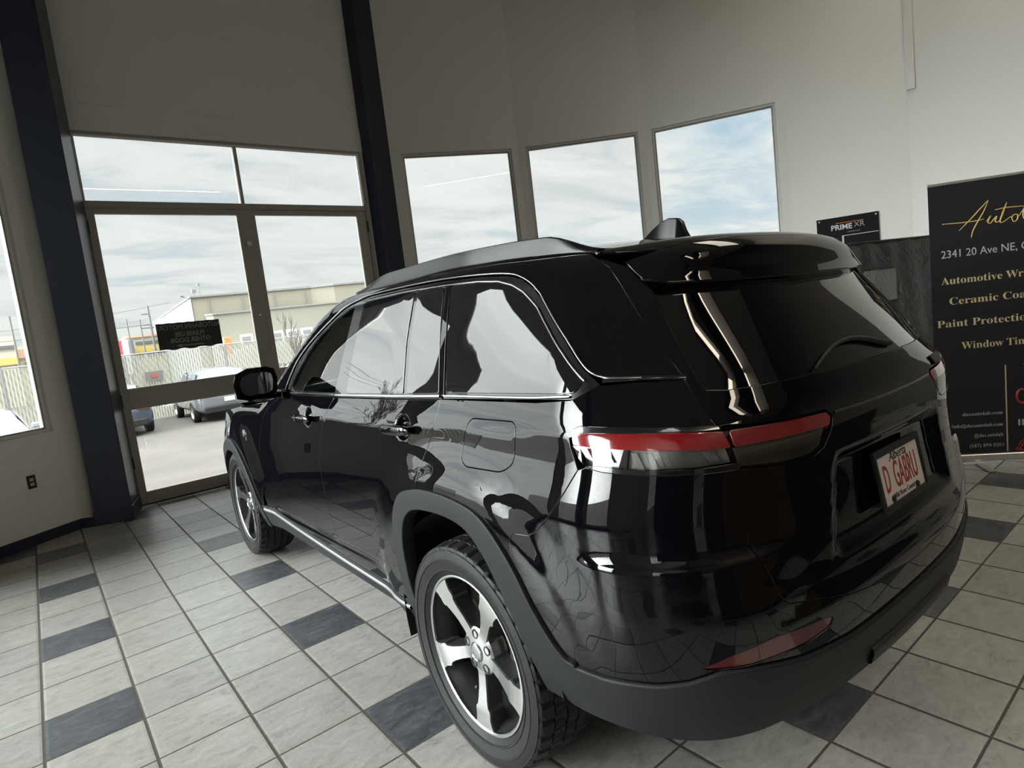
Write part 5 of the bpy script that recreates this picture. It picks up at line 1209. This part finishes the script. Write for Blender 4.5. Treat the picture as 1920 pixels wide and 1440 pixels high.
for nm, c, d, m_ in (('cargo_box', (5.70, 48.3, 1.9), (.55, 2.2, 2.6), REDB), ('side_panel', (6.15, 48.1, 1.9), (.45, 2.2, 2.6), WB), ('door_panel', (6.50, 48.0, 1.9), (.30, 2.2, 2.5), GREYB)): wparent(MB().box(c, d).build(nm, m_, bevel=.03), tr_)
POLE = mat('weathered_pole', (.17, .16, .15), .8)
def ppole(x, y, z, arms, lab, r=.09):
    mb = MB(); mb.tube([(x, y, GZ), (x, y, z)], [r * 1.1, r * .8], 8); o = mb.build('utility_pole', POLE, smooth=True, angle=40)
    for (az_, w_, m_) in arms: MB().box((x + w_ * m_, y, az_), (w_, .08, .07)).build('crossarm', POLE, o)
    tag(o, lab, 'utility pole', 'utility poles behind the fence')
ppole(-.18, 43.6, 5.28, [], 'tall bare pole seen through the left window over the shop', .06)
ppole(.36, 43.6, 4.41, [(3.75, .75, .5)], 'short pole with one arm seen through the left window', .05)
ppole(6.04, 43.25, 4.52, [], 'leftmost of the three poles seen through the door glass', .05)
ppole(6.82, 43.15, 4.40, [(3.75, .8, .5)], 'short pole with an arm standing between two others behind the fence', .05)
ppole(7.44, 43.07, 5.30, [(4.72, .5, -.5), (3.95, .5, -.5)], 'tallest pole with crossarms seen left of the door notice', .08)
wr = MB()
def sag(a, b_, s_): return [Vector(a).lerp(Vector(b_), t) - Vector((0, 0, s_ * 4 * t * (1 - t))) for t in np.linspace(0, 1, 16)]
wr.tube(sag((-30, 55, 6.3), (10.6, 52.7, 6.2), 1.6), .022, 5); wr.tube(sag((-30, 44, 4.2), (7.4, 43.1, 4.0), .5), .022, 5)
o = wr.build('power_line', POLE); tag(o, 'thin dark power line crossing the sky left of the warehouse', 'power line')
# roof lamps on the warehouse corner
for (x, y, z, dx, lab) in ((7.35, 30.9, 4.75, -.2, 'small floodlight angled off the warehouse corner'), (7.97, 30.8, 4.98, 0, 'square floodlight on the warehouse corner')):
    m_ = MB(); m_.box((x, y, z), (.24, .12, .20 if dx == 0 else .07), rz=.2); m_.tube([(x, y, z - .05), (x if dx == 0 else 7.85, y + .1, BZ - .02)], .02, 6); o = m_.build('floodlight', CAP, bevel=.01); tag(o, lab, 'floodlight')
m_ = MB(); m_.tube([(8.25, 30.75, BZ), (8.25, 30.75, 5.28)], .025, 6); m_.box((8.25, 30.75, 5.33), (.14, .14, .12)); o = m_.build('roof_mast', CAP); tag(o, 'thin mast with a small head standing on the warehouse roof', 'mast')

# bare trees
BARK = mat('bare_bark', (.13, .11, .095), .9)
def tree(name, base, h, seed, spread, lab, depth=6, r0=.16, up_=.25, nb_=3, minr=.006, stuff=False):
    rng = random.Random(seed); mb = MB()
    def grow(p, d, L, r, dep):
        n_ = 4; pts_ = [p]; rs_ = [r]; q = p.copy(); dd = d.copy()
        for i in range(n_):
            dd = (dd + Vector((rng.uniform(-1, 1), rng.uniform(-1, 1), rng.uniform(-.4, 1) * up_ * 2)) * .12).normalized(); q = q + dd * (L / n_); pts_.append(q.copy()); rs_.append(r * (1 - .38 * (i + 1) / n_))
        mb.tube(pts_, rs_, 6 if dep > 2 else 4, cap=False)
        if dep <= 0: return
        k = nb_ if dep > 1 else nb_ + 1
        for j in range(k):
            t = rng.uniform(.35, 1.0) if j else 1.0; i = min(int(t * n_), n_ - 1); s_ = pts_[i].lerp(pts_[i + 1], t * n_ - i if t < 1 else 1)
            nd = (dd + Vector((rng.uniform(-1, 1), rng.uniform(-1, 1), rng.uniform(-.3, .9) * up_ * 2 + .1)) * spread).normalized()
            grow(s_, nd, L * rng.uniform(.62, .82), max(rs_[i + 1] * rng.uniform(.6, .8), minr), dep - 1)
    grow(Vector(base), Vector((0, 0, 1)), h * .28, r0, depth)
    o = mb.build(name, BARK); tag(o, lab, 'tree'); return o
tree('bare_tree', (16.2, 59, GZ), 8.8, 3, .75, 'bare tree whose branches rise over the warehouse roof left of the door mullion', 5, .22, .5, 3, .035)
tree('bare_tree', (-5.5, 13.5, GZ), 8.5, 11, .85, 'large bare tree outside the left windows, mirrored in the car windows', 6, .20, .45, 3, .012)
tree('bare_tree', (8.7, 18.6, GZ), 4.6, 5, .35, 'thin bare sapling in front of the fence seen through the right door leaf', 4, .035, .9, 3, .010)
wr = MB()
for dz_ in (0, .35, .7): wr.tube(sag((-30, 16, 8.3 + dz_), (-9, 31, 9.0 + dz_), .6), .015, 5)
o = wr.build('power_line', POLE); tag(o, 'three thin overhead wires outside the left windows, mirrored in the quarter window', 'power line')

# parked cars outside
def plain_car(name, x, y, rz, L, W_, H, col, lab, suv=True, rough=.25):
    r = empty(name, (x, y, GZ), rz); tag(r, lab, 'car')
    P_ = mat('paint_' + name + str(len(MATS)), col, rough, .5, 1., 1.5, .03); GL = MATS.get('far_glass') or mat('far_glass', (.10, .13, .16), .05, 0, 1, 1.8)
    h_b = H * .60; st_ = []       # stations (x, half width scale, belt z, roof z or None, roof half width)
    if suv: prof = [(0, .90, h_b * .80, 0), (.03, .97, h_b * .95, 0), (.06, 1, h_b, .55), (.14, 1, h_b, .93), (.30, 1, h_b, 1.0), (.52, 1, h_b, .98), (.62, 1, h_b, .80), (.74, 1, h_b * .98, .02), (.90, .97, h_b * .88, 0), (.97, .90, h_b * .74, 0), (1, .82, h_b * .60, 0)]
    else: prof = [(0, .88, h_b * .82, 0), (.03, .96, h_b * .98, 0), (.14, 1, h_b * 1.02, .08), (.27, 1, h_b, .86), (.42, 1, h_b, 1.0), (.56, 1, h_b, .92), (.74, 1, h_b * .97, .04), (.90, .97, h_b * .82, 0), (.97, .90, h_b * .68, 0), (1, .80, h_b * .55, 0)]
    V = []; k = 12
    for (u, ws, zb_, rf) in prof:
        xx = (u - .5) * L; w_ = W_ / 2 * ws; zr = zb_ + rf * (H - zb_); wr_ = w_ * (.90 - .20 * rf)
        sec = [(w_ * .90, .26), (w_, .45), (w_ * 1.0, zb_ * .72), (w_ * .96, zb_ * .97), (wr_, zb_ + (zr - zb_) * .78 + .01), (wr_ * .80, zr + .02)]
        sec = sec + [(-a, b_) for a, b_ in sec[::-1]]
        V += [(xx, a, b_) for a, b_ in sec]
    F_ = [(i * k + j, i * k + (j + 1) % k, (i + 1) * k + (j + 1) % k, (i + 1) * k + j) for i in range(len(prof) - 1) for j in range(k)] + [tuple(range(k))[::-1], tuple((len(prof) - 1) * k + j for j in range(k))]
    b_ = MB().add(V, [f[::-1] for f in F_]).build('body', P_, r, smooth=True)
    md = b_.modifiers.new('s', 'SUBSURF'); md.levels = 2; md.render_levels = 2
    # glass
    zb_, zt = h_b + .02, H * .93; xr0, xr1 = (-.44 * L, -.385 * L) if suv else (-.34 * L, -.24 * L)
    gm_ = MB()
    hw0, hw1 = W_ / 2 * .82, W_ / 2 * .66
    gm_.add([(xr0 - .02, -hw0, zb_ + .02), (xr0 - .02, hw0, zb_ + .02), (xr1 - .03, hw1, zt), (xr1 - .03, -hw1, zt), (xr0 + .03, -hw0, zb_ + .02), (xr0 + .03, hw0, zb_ + .02), (xr1 + .02, hw1, zt), (xr1 + .02, -hw1, zt)], [(0, 3, 2, 1), (4, 5, 6, 7), (0, 1, 5, 4), (1, 2, 6, 5), (2, 3, 7, 6), (3, 0, 4, 7)])
    gm_.build('rear_window', GL, r)
    xf0, xf1 = .235 * L, .075 * L
    gm_ = MB(); gm_.add([(xf0 + .02, -hw0, zb_), (xf0 + .02, hw0, zb_), (xf1 + .04, hw1, zt), (xf1 + .04, -hw1, zt), (xf0 - .03, -hw0, zb_), (xf0 - .03, hw0, zb_), (xf1 - .02, hw1, zt), (xf1 - .02, -hw1, zt)], [(0, 1, 2, 3), (4, 7, 6, 5), (0, 4, 5, 1), (1, 5, 6, 2), (2, 6, 7, 3), (3, 7, 4, 0)]); gm_.build('windshield', GL, r)
    for s_ in (1, -1):
        xs = [(-.36, -.10), (-.08, .16)] if suv else [(-.22, -.04), (-.02, .17)]
        for a, c in xs:
            gm_ = MB(); y0_, y1_ = s_ * (W_ / 2 * .955), s_ * (W_ / 2 * .75)
            V = [(a * L, y0_, zb_), (c * L, y0_, zb_), ((c - .03 - (.06 if c > .1 else 0)) * L, y1_, zt - .03), ((a + .02) * L, y1_, zt - .03)]; V += [(v[0], v[1] - s_ * .03, v[2]) for v in V]
            gm_.add(V, [(0, 1, 2, 3), (7, 6, 5, 4), (0, 4, 5, 1), (1, 5, 6, 2), (2, 6, 7, 3), (3, 7, 4, 0)]); gm_.build('side_window', GL, r)
        for xw in (-.30 * L, .295 * L):
            wm = MB(); Mw = Matrix.Translation((xw, 0, .345)) @ (Matrix.Identity(4) if s_ > 0 else Matrix.Diagonal((1, -1, 1, 1)))
            wm.lathe([(.20, W_ / 2 - .20), (.33, W_ / 2 - .20), (.345, W_ / 2 - .16), (.345, W_ / 2 - .02), (.33, W_ / 2 + .01), (.225, W_ / 2 + .012)], 28, 0, Mw); w_o = wm.build('wheel', RUBBER, r, smooth=True, angle=30)
            wm = MB(); wm.lathe([(0, W_ / 2 - .03), (.05, W_ / 2 - .02), (.21, W_ / 2 - .03), (.228, W_ / 2 + .008)], 28, 0, Mw); wm.build('rim', ALU, w_o, smooth=True, angle=30)
        m_ = MB(); m_.box((.20 * L, s_ * (W_ / 2 + .09), h_b + .06), (.10, .20, .13)); m_.build('door_mirror', P_, r, bevel=.03)
        m_ = MB(); m_.box((-.485 * L, s_ * W_ * .36, h_b * .86), (.12, W_ * .20, .14)); m_.build('tail_lamp', RED, r, bevel=.02)
        m_ = MB(); m_.box((.470 * L, s_ * W_ * .34, h_b * .70), (.16, W_ * .22, .11)); m_.build('headlight', mat('far_lamp%d' % len(MATS), (.7, .72, .74), .15, .6), r, bevel=.03)
    m_ = MB(); m_.box((-.495 * L, 0, .40), (.12, W_ * .80, .22)); m_.box((.485 * L, 0, .36), (.12, W_ * .70, .20)); m_.build('bumper', BLACKM if suv else P_, r, bevel=.04)
    m_ = MB(); m_.box((-.503 * L, 0, h_b * .66), (.02, .32, .14)); m_.build('number_plate', WB, r)
    return r
plain_car('parked_suv', 5.08, 16.9, PI / 2, 4.75, 1.92, 1.72, (.20, .21, .23), 'grey sport utility vehicle parked outside, seen through the door glass')
plain_car('parked_car', 2.00, 16.9, PI / 2, 4.75, 1.90, 1.62, (.05, .07, .10), 'dark car tail parked outside, left of the grey one and cut by the door frame', True)
plain_car('parked_car', -.95, 13.6, -PI / 2 + .12, 4.5, 1.80, 1.46, (.50, .56, .62), 'light silver blue car facing the showroom, seen through the left window', False)
plain_car('parked_car', 8.60, 17.4, PI / 2, 4.6, 1.85, 1.50, (.62, .63, .64), 'white car roof just visible outside beyond the door mirror of the black car', False)
